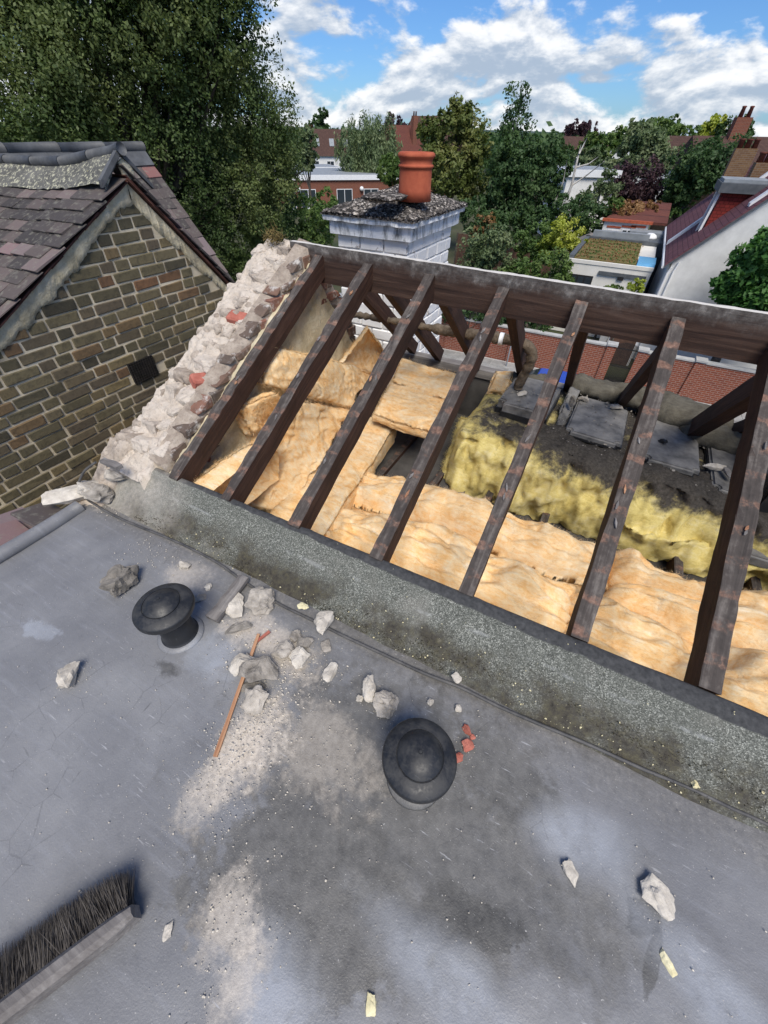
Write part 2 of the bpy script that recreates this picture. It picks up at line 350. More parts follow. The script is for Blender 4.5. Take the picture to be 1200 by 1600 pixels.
def mat_leaf(name, cols, scale=1.2, trans=.32):
    t = NT(name); v = t.pos()
    f = t.mth('ADD', t.mth('MULTIPLY', t.noise(v, scale, 5, .6), .78), t.mth('MULTIPLY', t.noise(v, scale*14, 2, .5), .22))
    c = t.ramp(f, cols)
    d = t.n('ShaderNodeBsdfPrincipled'); t.l(c, d.inputs['Base Color']); d.inputs['Roughness'].default_value = .55; d.inputs['Specular IOR Level'].default_value = .3
    tr = t.n('ShaderNodeBsdfTranslucent'); t.l(t.hsv(c, sat=1.15, v=1.3), tr.inputs[0])
    ms = t.n('ShaderNodeMixShader'); ms.inputs[0].default_value = trans; t.l(d.outputs[0], ms.inputs[1]); t.l(tr.outputs[0], ms.inputs[2]); t.l(ms.outputs[0], t.out.inputs[0])
    return t.m
def mat_brick_far(name, c1, c2, mortar, bw=.225, bh=.075, ax='xz'):
    t = NT(name); v = t.pos(); s = t.n('ShaderNodeSeparateXYZ'); t.l(v, s.inputs[0]); cb = t.n('ShaderNodeCombineXYZ')
    t.l(t.mth('ADD', s.outputs[0], s.outputs[1]) if ax == 'both' else s.outputs[0 if ax[0] == 'x' else 1], cb.inputs[0]); t.l(s.outputs[2], cb.inputs[1])
    b = t.n('ShaderNodeTexBrick'); t.l(cb.outputs[0], b.inputs['Vector']); b.inputs['Scale'].default_value = 1; b.inputs['Brick Width'].default_value = bw; b.inputs['Row Height'].default_value = bh
    b.inputs['Mortar Size'].default_value = .008; b.inputs['Color1'].default_value = (*c1, 1); b.inputs['Color2'].default_value = (*c2, 1); b.inputs['Mortar'].default_value = (*mortar, 1); b.inputs['Bias'].default_value = 0
    c = t.mix(t.mth('MULTIPLY', t.noise(v, 3, 6, .65), .5), b.outputs[0], t.hsv(b.outputs[0], v=.55))
    return t.done(c, .9, t.bump(b.outputs['Fac'], -.5, .01), .2)

M = {}
def brick_mat(name, stops, stain=.5, white=None):
    t = NT(name); v = t.obj()
    c = t.ramp(t.rnd(), stops)
    n = t.noise(v, 26, 7, .7)
    c = t.mix(t.mth('MULTIPLY', t.step(n, .44, .72), stain), c, (.030, .028, .025))
    c = t.mix(t.mth('MULTIPLY', t.step(t.noise(v, 60, 6, .7), .56, .72), .45), c, (.21, .19, .15))
    if white: c = t.mix(t.step(t.noise(v, 17, 7, .72), white[0], white[1]), c, (.50, .47, .43))
    return t.done(c, .92, t.bump(t.mth('ADD', n, t.noise(v, 90, 6, .7)), .6, .006), .2)
def mk_materials():
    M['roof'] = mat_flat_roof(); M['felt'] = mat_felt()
    M['rafter'] = mat_wood('weathered_rafter', (.022, .012, .009), (.050, .025, .018), (.100, .055, .038))
    M['ridge'] = None
    M['raw'] = mat_wood('raw_lath', (.22, .09, .05), (.42, .22, .12), (.58, .36, .22), False)
    M['greywood'] = mat_wood('grey_wood', (.10, .09, .085), (.20, .185, .175), (.33, .31, .29), False)
    M['orange'] = mat_insul('orange_glass_wool', [(.27, (.50, .21, .062)), (.37, (.79, .42, .145)), (.45, (.92, .59, .265)), (.54, (.95, .73, .44)), (.64, (.96, .87, .70))])
    def ydirt(t, v, c):
        s = t.n('ShaderNodeSeparateXYZ'); t.l(v, s.inputs[0])
        z = t.mth('ADD', s.outputs[2], t.mth('MULTIPLY', t.mth('SUBTRACT', t.noise(v, 6, 7, .7), .5), .32))
        c = t.mix(t.mth('MULTIPLY', t.step(t.noise(v, 12, 7, .7), .55, .72), .35), c, (.09, .08, .045))
        z = t.mth('ADD', z, t.mth('MULTIPLY_ADD', s.outputs[0], .085, .01))
        return t.mix(t.step(z, -.06, .03), c, t.ramp(t.noise(v, 60, 7, .75), [(.3, (.030, .027, .023)), (.6, (.085, .076, .066)), (.8, (.20, .18, .16))]))
    M['yellow'] = mat_insul('yellow_glass_wool', [(.28, (.29, .21, .060)), (.40, (.57, .445, .13)), (.50, (.76, .63, .235)), (.66, (.87, .78, .47))], ydirt)
    M['loftdirt'] = simple('loft_dirt', (.030, .027, .023), (.105, .096, .084), 14, 1., 1., 60, .02, world=True)
    M['dustywool'] = mat_insul('dusty_wool', [(.28, (.045, .040, .032)), (.45, (.095, .086, .070)), (.6, (.15, .138, .112)), (.75, (.22, .21, .13))])
    M['plastic'] = simple('black_plastic', (.012, .012, .013), (.028, .028, .030), 20, .42, .12, 120, .002, spec=.5)
    M['dustplastic'] = simple('dusty_black_plastic', (.075, .073, .070), (.24, .23, .215), 12, .6, .2, 90, .003, spec=.4)
    M['rubber'] = simple('vent_plastic', (.010, .011, .013), (.020, .021, .024), 9, .48, .15, 150, .0015, spec=.45)
    t = NT('dusty_vent_plastic'); v = t.obj(False); nm = t.n('ShaderNodeNewGeometry').outputs['Normal']; sp = t.n('ShaderNodeSeparateXYZ'); t.l(nm, sp.inputs[0])
    du = t.mth('MULTIPLY', t.step(sp.outputs[2], .25, .95), t.step(t.mth('ADD', t.mth('MULTIPLY', t.noise(v, 22, 7, .7), .7), t.mth('MULTIPLY', t.noise(v, 120, 4, .7), .3)), .40, .66))
    sc_ = t.step(t.noise(t.map(v, (20, 160, 20), rot=(0, 0, .6)), 1., 4, .6), .62, .70)
    c = t.mix(t.mth('MULTIPLY', du, .22), t.ramp(t.noise(v, 9, 6, .6), [(.3, (.010, .011, .013)), (.7, (.022, .023, .026))]), (.16, .155, .145)); c = t.mix(t.mth('MULTIPLY', sc_, .22), c, (.13, .13, .13))
    M['rubber'] = t.done(c, t.mth('MULTIPLY_ADD', du, .4, .40), t.bump(t.noise(v, 160, 5, .6), .15, .0012), .45)
    M['mortar'] = simple('broken_mortar', (.30, .265, .235), (.62, .565, .52), 9, .95, .9, 34, .02, vary=.12)
    M['mortar_y'] = simple('yellow_mortar', (.55, .475, .30), (.78, .70, .50), 6, .95, .7, 38, .012, world=True)
    t = NT('rubble_mortar'); v = t.obj(False); cr = t.voro(v, 13, 'F1', 'Color'); cs = t.n('ShaderNodeSeparateXYZ'); t.l(cr, cs.inputs[0])
    c = t.ramp(t.mth('ADD', t.mth('MULTIPLY', t.rnd(), .30), t.mth('ADD', t.mth('MULTIPLY', cs.outputs[0], .08), t.mth('MULTIPLY', t.noise(v, 15, 8, .72), .62))), [(.22, (.22, .175, .14)), (.38, (.38, .318, .26)), (.52, (.52, .450, .375)), (.66, (.62, .55, .47)), (.80, (.52, .37, .285))])
    c = t.mix(t.mth('MULTIPLY', t.step(t.noise(v, 44, 8, .75), .50, .68), .6), c, (.14, .125, .11))
    M['rubble'] = t.done(c, .95, t.bump(t.mth('ADD', t.noise(v, 24, 8, .7), t.mth('MULTIPLY', t.noise(v, 120, 5, .7), .5)), .7, .014), .2)
    t = NT('stained_yellow_plaster'); v = t.pos(); c = t.ramp(t.noise(v, 7, 8, .68), [(.3, (.46, .385, .235)), (.55, (.68, .60, .42)), (.75, (.78, .72, .56))])
    c = t.mix(t.mth('MULTIPLY', t.step(t.noise(v, 3.2, 6, .65), .52, .70), .55), c, (.34, .31, .25)); c = t.mix(t.mth('MULTIPLY', t.step(t.noise(t.map(v, (1, 1, 2.2)), 38, 6, .75), .60, .70), .6), c, (.13, .11, .08))
    M['mortar_y'] = t.done(c, .95, t.bump(t.mth('ADD', t.noise(v, 22, 8, .7), t.mth('MULTIPLY', t.noise(v, 90, 5, .7), .4)), .9, .016), .2)
    M['stone'] = simple('mortar_fragment', (.19, .17, .145), (.50, .455, .395), 22, .95, .8, 60, .008, vary=.18)
    M['stone_w'] = simple('pale_mortar_fragment', (.36, .325, .275), (.66, .61, .53), 22, .95, .6, 60, .006, vary=.08)
    M['stone_g'] = simple('grey_mortar_fragment', (.12, .11, .096), (.34, .31, .27), 22, .95, .8, 60, .008, vary=.18)
    M['crumb'] = simple('pale_crumb', (.46, .41, .34), (.72, .66, .56), 60, .95, .0, 60, .0001, world=True)
    M['foam'] = simple('yellow_foam', (.60, .52, .28), (.80, .74, .50), 20, .9, .5, 80, .004)
    M['redclay'] = simple('red_clay', (.30, .085, .060), (.46, .17, .125), 20, .9, .5, 70, .004, vary=.15)
    M['moss'] = simple('dry_moss', (.10, .075, .025), (.34, .25, .10), 30, 1., 1., 60, .02)
    M['brick'] = brick_mat('london_stock_brick', [(0, (.072, .064, .045)), (.22, (.125, .108, .066)), (.5, (.180, .150, .086)), (.72, (.135, .108, .074)), (.88, (.21, .165, .085)), (.985, (.18, .11, .062)), (1, (.20, .11, .06))])
    M['wallmortar'] = simple('lime_mortar', (.46, .385, .265), (.74, .655, .49), 5, .95, .6, 60, .006, world=True)
    M['oldbrick'] = brick_mat('old_red_brick', [(0, (.11, .085, .070)), (.5, (.16, .115, .090)), (.8, (.20, .115, .082)), (1, (.26, .12, .085))], .35, (.50, .68))
    M['tile'] = (lambda t: t.done(t.mix(t.mth('MULTIPLY', t.step(t.noise(t.obj(), 22, 7, .7), .50, .66), .55), t.hsv(t.ramp(t.rnd(), [(0, (.045, .040, .039)), (.4, (.080, .068, .064)), (.65, (.115, .092, .085)), (.85, (.165, .128, .120)), (.95, (.21, .165, .17)), (1, (.24, .10, .085))]), v=1.), (.22, .215, .175)), .75, t.bump(t.noise(t.obj(), 70, 6, .7), .5, .004), .3))(NT('old_clay_tile'))
    M['slip'] = simple('red_undercloak', (.045, .020, .016), (.13, .055, .040), 12, .85, .4, 70, .004, vary=.3)
    M['lead'] = simple('grey_ridge_tile', (.055, .057, .060), (.120, .124, .130), 10, .6, .3, 60, .003, vary=.1, spec=.4)
    def lich():
        t = NT('lichened_mortar_skirt'); v = t.pos(); c = t.ramp(t.noise(v, 9, 6, .65), [(.3, (.075, .075, .070)), (.7, (.16, .158, .145))])
        c = t.mix(t.step(t.noise(v, 36, 7, .75), .52, .60), c, (.46, .45, .33)); c = t.mix(t.step(t.noise(v, 55, 5, .7), .66, .70), c, (.55, .48, .14))
        return t.done(c, .95, t.bump(t.noise(v, 50, 7, .7), .6, .006), .2)
    M['lichen'] = lich()
    def whitepaint():
        t = NT('flaking_white_paint'); v = t.obj()
        n = t.noise(v, 8, 8, .72); c = t.ramp(t.noise(v, 4, 6, .6), [(.3, (.74, .73, .71)), (.7, (.87, .86, .84))])
        c = t.mix(t.mth('MULTIPLY', t.step(n, .57, .64), .8), c, (.22, .185, .165)); c = t.mix(t.mth('MULTIPLY', t.step(t.noise(v, 26, 6, .7), .60, .72), .5), c, (.28, .28, .29))
        return t.done(c, .8, t.bump(t.noise(v, 30, 7, .7), .45, .006), .3)
    M['white'] = whitepaint()
    def sooty():
        t = NT('sooty_white_paint'); v = t.pos(); c = t.ramp(t.noise(t.map(v, (1, 1, .35)), 16, 8, .7), [(.32, (.06, .06, .057)), (.44, (.42, .43, .43)), (.55, (.76, .77, .78))])
        return t.done(c, .85, t.bump(t.noise(v, 40, 7, .7), .5, .006), .3)
    M['soot'] = sooty()
    def crown():
        t = NT('pebbly_flaunching'); v = t.pos(); b = t.voro(v, 62, 'F1', 'Color'); s = t.n('ShaderNodeSeparateXYZ'); t.l(b, s.inputs[0])
        c = t.ramp(s.outputs[0], [(.0, (.030, .027, .025)), (.45, (.075, .068, .062)), (.75, (.18, .16, .145)), (.92, (.42, .38, .34)), (1, (.60, .56, .50))])
        c = t.mix(t.mth('MULTIPLY', t.step(t.noise(v, 5, 6, .65), .5, .7), .75), c, (.045, .042, .040))
        return t.done(c, .95, t.bump(t.mth('SUBTRACT', 1, t.voro(v, 62)), .9, .02), .2)
    M['crown'] = crown()
    M['terracotta'] = simple('terracotta', (.29, .060, .030), (.47, .125, .062), 7, .8, .3, 60, .004, world=True)
    M['redroof'] = mat_brick_far('red_brown_roof_tile', (.17, .062, .045), (.13, .048, .038), (.07, .03, .026), .2, .16, ax='both')
    M['cable'] = simple('grey_cable', (.045, .045, .047), (.13, .125, .12), 20, .6, .2, 80, .002)
    M['lagging'] = simple('hessian_lagging', (.060, .044, .030), (.19, .15, .11), 26, 1., 1., 80, .01)
    M['bristle'] = simple('dark_bristle', (.030, .026, .024), (.13, .115, .10), 30, .8, .1, 80, .002)
    M['slateboard'] = simple('dusty_loft_board', (.045, .042, .040), (.12, .113, .105), 5, .95, .5, 70, .006, world=True)
    M['iron'] = simple('black_iron', (.012, .011, .010), (.035, .030, .028), 20, .6, .3, 80, .003)
    M['render'] = simple('white_render', (.66, .66, .64), (.80, .80, .78), 3, .9, .3, 30, .006, world=True)
    M['render2'] = simple('cream_render', (.66, .64, .58), (.76, .74, .69), 2, .9, .2, 30, .004, world=True)
    M['grey'] = simple('grey_trim', (.07, .08, .09), (.12, .13, .14), 4, .6, .2, 30, .003, world=True)
    M['palegrey'] = simple('pale_grey_roofing', (.20, .22, .24), (.30, .325, .345), 2, .6, .2, 30, .003, world=True)
    M['whitetrim'] = simple('white_trim', (.72, .73, .74), (.82, .83, .84), 5, .5, .1, 50, .002)
    M['glass'] = (lambda t: t.done((.03, .04, .05), .06, None, .6))(NT('dark_window_glass'))
    M['blueglass'] = (lambda t: t.done((.18, .48, .80), .12, None, .6))(NT('blue_rooflight'))
    M['sedum'] = simple('sedum_roof', (.10, .13, .035), (.22, .13, .06), 2.2, 1., 1., 20, .05, world=True)
    M['straw'] = simple('dry_ivy_thatch', (.13, .085, .035), (.34, .23, .10), 3, 1., 1., 12, .1, world=True)
    M['asphalt'] = simple('asphalt', (.045, .045, .047), (.075, .075, .076), 2, .9, .4, 60, .01, world=True)
    M['slab'] = simple('paving_slab', (.22, .22, .215), (.34, .34, .33), 4, .9, .3, 40, .004, vary=.15)
    M['kerb'] = simple('kerb_stone', (.34, .34, .33), (.48, .48, .47), 4, .9, .3, 40, .004)
    M['ground'] = simple('garden_ground', (.030, .045, .016), (.085, .080, .045), .35, 1., .5, 3, .05, world=True)
    M['bark'] = simple('bark', (.05, .042, .034), (.13, .11, .09), 5, .95, .9, 20, .03)
    M['birchbark'] = simple('pale_bark', (.30, .28, .25), (.58, .56, .52), 6, .9, .5, 20, .01)
    M['fence'] = simple('brown_fence', (.075, .042, .030), (.15, .085, .060), 5, .9, .4, 40, .006, vary=.2)
    M['redwall'] = mat_brick_far('red_garden_brick', (.30, .085, .045), (.22, .060, .036), (.36, .27, .22), ax='xz')
    M['redwall2'] = mat_brick_far('red_brown_brick', (.24, .075, .042), (.19, .058, .036), (.26, .18, .14), ax='both')
    M['stockfar'] = mat_brick_far('yellow_brown_brick', (.25, .15, .075), (.18, .10, .055), (.26, .21, .16), ax='both')
    M['redtile'] = mat_brick_far('red_hung_tile', (.27, .042, .034), (.20, .030, .026), (.06, .012, .010), .17, .11, ax='both')
    M['purpleslate'] = mat_brick_far('purple_roof_tile', (.19, .085, .10), (.145, .065, .078), (.07, .03, .038), .18, .13, ax='yz')
    M['browntile'] = mat_brick_far('brown_roof_tile', (.105, .060, .048), (.080, .046, .038), (.05, .03, .026), .2, .2, ax='both')
    M['carblue'] = simple('blue_car_paint', (.010, .045, .34), (.014, .055, .38), 3, .2, .02, 30, .001, spec=.6)
    M['tyre'] = simple('tyre_rubber', (.012, .012, .012), (.025, .025, .025), 20, .9, .2, 60, .003)
    M['signblue'] = simple('sign_blue', (.05, .25, .45), (.06, .28, .50), 5, .5, .05, 30, .001)
    L = mat_leaf
    M['leaf_big'] = L('hornbeam_leaf', [(.30, (.036, .066, .022)), (.48, (.078, .120, .036)), (.68, (.20, .235, .085))], .5)
    M['leaf_maple'] = L('maple_leaf', [(.28, (0.035, 0.105, 0.025)), (.5, (0.070, 0.172, 0.038)), (.72, (0.131, 0.263, 0.070))], 1.)
    M['leaf_olive'] = L('olive_leaf', [(.28, (0.060, 0.091, 0.025)), (.5, (0.131, 0.166, 0.045)), (.72, (0.263, 0.245, 0.088))], .6)
    M['leaf_dark'] = L('dark_leaf', [(.28, (0.028, 0.063, 0.025)), (.5, (0.060, 0.112, 0.038)), (.72, (0.119, 0.184, 0.063))], .6)
    M['leaf_willow'] = L('willow_leaf', [(.28, (0.088, 0.137, 0.060)), (.5, (0.154, 0.206, 0.096)), (.72, (0.263, 0.298, 0.154))], .6)
    M['leaf_mid'] = L('mid_leaf', [(.28, (0.052, 0.108, 0.028)), (.5, (0.114, 0.184, 0.049)), (.72, (0.228, 0.289, 0.088))], .6)
    M['leaf_bright'] = L('yellow_green_leaf', [(.28, (0.175, 0.245, 0.038)), (.5, (0.350, 0.403, 0.061)), (.72, (0.500, 0.500, 0.123))], .6)
    M['leaf_purple'] = L('copper_leaf', [(.28, (0.032, 0.021, 0.025)), (.5, (0.070, 0.038, 0.045)), (.72, (0.131, 0.079, 0.079))], .6)
    M['leaf_brown'] = L('dry_leaf', [(.28, (0.158, 0.088, 0.038)), (.5, (0.298, 0.175, 0.079)), (.72, (0.473, 0.298, 0.140))], .6)
mk_materials()
def mat_ridge():
    t = NT('weathered_ridge_board'); v = t.obj(False); s = t.n('ShaderNodeSeparateXYZ'); t.l(v, s.inputs[0])
    g1 = t.noise(t.map(v, (1.6, 30, 34)), 1.0, 7, .65, .8)
    c = t.ramp(g1, [(.30, (.022, .013, .011)), (.5, (.050, .029, .022)), (.72, (.100, .063, .047))])
    zz = t.mth('ADD', s.outputs[2], t.mth('MULTIPLY', t.mth('SUBTRACT', t.noise(v, 6, 7, .7), .5), .13))
    c = t.mix(t.mth('MULTIPLY', t.step(zz, -.085, -.005), .75), c, t.ramp(t.noise(v, 24, 7, .72), [(.3, (.040, .038, .036)), (.55, (.16, .150, .14)), (.75, (.42, .40, .37))]))
    lf = t.mth('ADD', s.outputs[0], t.mth('MULTIPLY', t.mth('SUBTRACT', t.noise(v, 7, 6, .7), .5), .6))
    c = t.mix(t.mth('MULTIPLY', t.step(lf, -.95, -1.55), .7), c, t.ramp(t.noise(v, 20, 7, .7), [(.3, (.09, .085, .08)), (.7, (.24, .23, .21))]))
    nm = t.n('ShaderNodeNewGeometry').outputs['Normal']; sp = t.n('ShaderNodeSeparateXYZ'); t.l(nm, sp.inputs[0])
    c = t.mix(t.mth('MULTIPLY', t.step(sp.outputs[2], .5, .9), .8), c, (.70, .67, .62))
    return t.done(c, .8, t.bump(t.mth('ADD', g1, t.mth('MULTIPLY', t.noise(v, 50, 6, .7), .6)), .5, .006), .25)
M['ridge'] = mat_ridge()

# ================================================================== SETTING: own house and flat roof
XL, XR = -2.07, 2.2
def flat_roof():
    xs = np.linspace(XL, XR, 190); ys = np.linspace(-1.5, .76, 105)
    X, Y = np.meshgrid(xs, ys, indexing='ij'); P = np.stack([X, Y, X*0], -1)
    Z = .004*fbm(P*3.1, 3, 5) + .002*fbm(P*14, 2, 8)
    # lap seams of the coating near the left edge (raised 5 mm) and the lip of the lifted coating round the bare patch
    for (a, b) in (((0, 922), (150, 832)), ((40, 915), (190, 842))):
        A, B = at_r(*a)[:2], at_r(*b)[:2]; d = B-A; Ln = np.linalg.norm(d); d /= Ln
        tt = (X-A[0])*d[0]+(Y-A[1])*d[1]; nn = (X-A[0])*-d[1]+(Y-A[1])*d[0]
        Z += .007*(1/(1+np.exp(-nn/.006)))*np.exp(-np.maximum(nn, 0)/.06)*(tt > -.6)*(tt < Ln)
    P[..., 2] = Z + FZ
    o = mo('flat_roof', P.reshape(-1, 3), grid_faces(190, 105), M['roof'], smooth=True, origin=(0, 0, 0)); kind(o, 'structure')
    # rolled edge trim along the left side
    mb = MB(); ys2 = np.linspace(-1.5, .60, 40)
    mb.tube([(XL+.015+.008*math.sin(y*5), y, FZ+.018+.004*math.sin(y*9)) for y in ys2], .034, 10)
    mb.build('edge_roll', M['roof'], o, True)
    mb = MB().box(XL, 2.2, -1.5, .74, -6.02, FZ-.03)
    kind(mb.build('house_wall_rear', M['stockfar']), 'structure')
    kind(MB().box(-1.66, 2.2, 3.50, 3.545, -.47, -.06).build('eaves_board', M['slateboard']), 'structure')
    mb = MB().box(-1.95, 3.2, 3.55, 3.78, -6.02, -.16)
    kind(mb.build('house_wall_front', M['redwall2']), 'structure')
flat_roof()
def upstand():
    prof = [(.668, FZ-.006), (.682, FZ+.004), (.702, FZ+.010), (.728, FZ+.024), (.755, FZ+.044), (.782, FZ+.066), (.806, FZ+.084), (.828, FZ+.097), (.848, FZ+.112), (.865, FZ+.128), (.879, FZ+.142), (.886, FZ+.150), (.892, FZ+.155), (.905, .291), (.925, .292), (.934, .284), (.936, .20), (.936, -.10)]
    xs = np.linspace(-2.10, 2.2, 300); n = len(prof); v = np.zeros((300, n, 3))
    for j, (y, z) in enumerate(prof):
        v[:, j, 0] = xs; v[:, j, 1] = y + .018*(xs+.2)*(j/n); v[:, j, 2] = z
    q = v.copy()
    amp = np.array([0, .2, .6, 1, 1, 1, 1, 1, 1, .8, .6, .5, .5, .4, .4, .3, 0, 0])[None, :]
    v[..., 1] += .006*amp*fbm(q*[7, 20, 20], 3, 3); v[..., 2] += .006*amp*fbm(q*[6, 18, 18]+9, 3, 4)
    v[:, 11:15, 2] += .006*fbm(q[:, 11:15]*[16, 3, 3]+4, 2, 6)
    o = mo('felt_kerb', v.reshape(-1, 3), grid_faces(300, n), M['felt'], smooth=True, origin=(0, 0, 0)); kind(o, 'structure')
upstand()

# ================================================================== ROOF FRAME
RS = .514; RT = [-1.628, -1.293, -.907, -.502, -.120, .289, .678, 1.07, 1.46, 1.85]
def roof_z(Y, X=0): return .290 + (Y-(.91+.032*X))*(.984-.022*X-.290)/(2.262-(.91+.032*X))
def timber(name, A, B, w, h, mat, parent, seed, seg=48, rough=.004, side=(1, 0, 0)):
    """rough-sawn timber whose top edge runs A to B; local x along it"""
    A, B = V3(A), V3(B); d = B-A; Ln = np.linalg.norm(d); d /= Ln; s = V3(side); s = s-d*(s@d); s /= np.linalg.norm(s); n = np.cross(s, d)
    if n[2] < 0: n = -n; s = -s
    prof = [(-.5, 0), (-.46, 0.06), (-.15, .07), (.15, .07), (.46, .06), (.5, 0), (.5, -.33), (.5, -.66), (.49, -1), (-.49, -1), (-.5, -.66), (-.5, -.33)]
    k = len(prof); ts = np.linspace(0, Ln, seg); v = np.zeros((seg, k, 3))
    for j, (a, b) in enumerate(prof):
        v[:, j, 0] = ts; v[:, j, 1] = a*w; v[:, j, 2] = (b*.06 if b > 0 else b)*h
    nz = fbm(v*[14, 30, 30]+seed*7.7, 3, seed); nz2 = fbm(v*[5, 12, 12]+seed*3.1, 2, seed+5)
    v[..., 2] += rough*1.3*nz*(np.array([p[1] for p in prof]) > -.5)[None]; v[..., 1] += rough*(nz2 + .4*nz)*np.sign(v[..., 1])
    # splintered bites along the arrises where battens were prised off
    for q in range(int(Ln/.118)):
        c = (q+.5)*.118+random.uniform(-.02, .02); wd = random.uniform(.010, .022); e = random.choice((0, 5)); dpt = random.uniform(0, .012)*(rough > .002)
        g = np.exp(-((ts-c)/wd)**2); v[:, e, 2] -= dpt*g; v[:, (1 if e == 0 else 4), 2] -= dpt*.7*g
    f = []
    for i in range(seg-1):
        for j in range(k): f.append((i*k+j, (i+1)*k+j, (i+1)*k+(j+1) % k, i*k+(j+1) % k))
    f.append(tuple(range(k))); f.append(tuple(reversed(range((seg-1)*k, seg*k))))
    o = bpy.data.objects.new(name, mk_mesh(name, v.reshape(-1, 3), f, mat))
    link(o, name, A, parent); o.rotation_euler = Matrix(np.stack([d, s, n], 1).tolist()).to_euler()
    return o
frame = thing('roof_frame', 'stripped timber roof frame of dark rafters meeting a ridge board', 'roof frame', (0, 2.28, -.2))
def roof_frame():
    for i, x in enumerate(RT):
        y0 = .925+.03*x; zb = .984-.022*x
        A = (x, y0, roof_z(y0, x)); B = (x, 2.262, zb)
        w = .056
        r_ = timber('rafter', A, B, w if i != 6 else .062, .105, M['rafter'], frame, 10+i)
        # broken batten stubs and bent nails still fixed to the rafter
        L_ = np.linalg.norm(V3(B)-V3(A)); d = (V3(B)-V3(A))/L_
        for q in range(4):
            t_ = random.uniform(.15, .95)*L_; c = V3(A)+d*t_+[random.uniform(-.015, .015), 0, .008]
            mb = MB(); s_ = random.uniform(.010, .022); e = V3([random.uniform(-.4, .4), 1, .5]); e /= np.linalg.norm(e)
            mb.tube([c-e*s_, c, c+e*s_], [.002, .006, .0015], 5)
            mb.build('batten_splinter', M['raw'] if q == 0 else M['greywood'], r_)
    # far slope
    far = [(-1.50, .76, 1.2), (-1.245, .76, 1.22), (-.875, .76, 1.22), (-.465, .76, 1.2), (-.085, .76, 1.2), (.33, .8, 1.2), (.82, .95, 1.1), (1.12, .8, 1.2), (1.50, .8, 1.2)]
    for i, (x, s, ln) in enumerate(far):
        A = (x, 2.385, .945-.022*x); B = (x, 2.312+ln, .945-.022*x-s*(ln-.073))
        timber('far_rafter', A, B, .056 if i != 6 else .08, .10 if i != 6 else .13, M['rafter'], frame, 40+i, rough=.002)
    rb = timber('ridge_board', (-1.84, 2.287, 1.068), (1.9, 2.287, 1.018), .032, .195, M['ridge'], frame, 70, seg=160, rough=.002, side=(0, 1, 0))
    timber('wall_plate', (-1.66, 3.53, .02), (2.2, 3.53, .02), .10, .075, M['greywood'], frame, 71, rough=.002, side=(0, 1, 0))
    for i, x in enumerate(np.arange(-1.55, 2.0, .41)):       # ceiling joists under the wool
        timber('ceiling_joist', (x, .96, -.36), (x, 3.5, -.36), .05, .1, M['rafter'], frame, 80+i, seg=10, rough=.002)
    timber('purlin', (-1.64, 1.30, .30), (2.2, 1.30, .30), .06, .12, M['rafter'], frame, 90, rough=.002, side=(0, 1, 0)) if False else None
roof_frame()
# loft deck below the wool
kind(MB().box(-1.68, 2.2, .94, 3.5, -.52, -.47).build('loft_ceiling', M['slateboard']), 'structure')

# ================================================================== PARTY WALL (broken gable)
def brick_mesh(name, l, w, h, mat, seed, bev=.010, j=.004):
    bm = bmesh.new(); bmesh.ops.create_cube(bm, size=1)
    for v in bm.verts: v.co = Vector((v.co.x*l, v.co.y*w, v.co.z*h)) + Vector((RNG.uniform(-j, j), RNG.uniform(-j, j), RNG.uniform(-j, j)))
    bmesh.ops.bevel(bm, geom=list(bm.edges)+list(bm.verts), offset=bev, segments=1, affect='EDGES', profile=.6)
    return bm_mesh(bm, name, mat)
def rock_mesh(name, sx, sy, sz, mat, seed, n=18, sub=1, rough=.12):
    rg = np.random.default_rng(seed); bm = bmesh.new()
    for i in range(n):
        p = rg.normal(size=3); p /= np.linalg.norm(p); p *= rg.uniform(.75, 1.0)
        p = np.sign(p)*np.abs(p)**.8
        bm.verts.new((p[0]*sx/2, p[1]*sy/2, p[2]*sz/2))
    bmesh.ops.convex_hull(bm, input=bm.verts); 
    for v in [v for v in bm.verts if not v.link_faces]: bm.verts.remove(v)
    bmesh.ops.triangulate(bm, faces=bm.faces)
    if sub: 
        bmesh.ops.subdivide_edges(bm, edges=bm.edges, cuts=sub, use_grid_fill=True)
        co = np.array([v.co for v in bm.verts]); sc = 4.2/max(sx, sy, sz)
        nz = fbm(co*sc+seed*3.3, 4, seed, .62)+.5*np.clip(fbm(co*sc*.9+seed, 2, seed+9), -.2, .1); nrm = co/(np.linalg.norm(co, axis=1)[:, None]+1e-9)
        for v, d, q in zip(bm.verts, nz, nrm): v.co += Vector(q*d*rough*min(sx, sy, sz))
    mn = min(v.co.z for v in bm.verts)
    for v in bm.verts: v.co.z -= mn
    return bm_mesh(bm, name, mat)
XI, XO = -1.70, -2.11
def wall_top(Y):                             # height of the broken wall top along Y
    a = roof_z(Y, -1.7); b = 1.075 - 1.25*(Y-2.30)
    return np.minimum(a+.045, np.where(Y > 2.32, b, 1.13))
pw = thing('broken_gable_wall', 'broken brick gable wall with pale ragged mortar along its sloping top', 'wall', (-1.9, 1.6, -6))
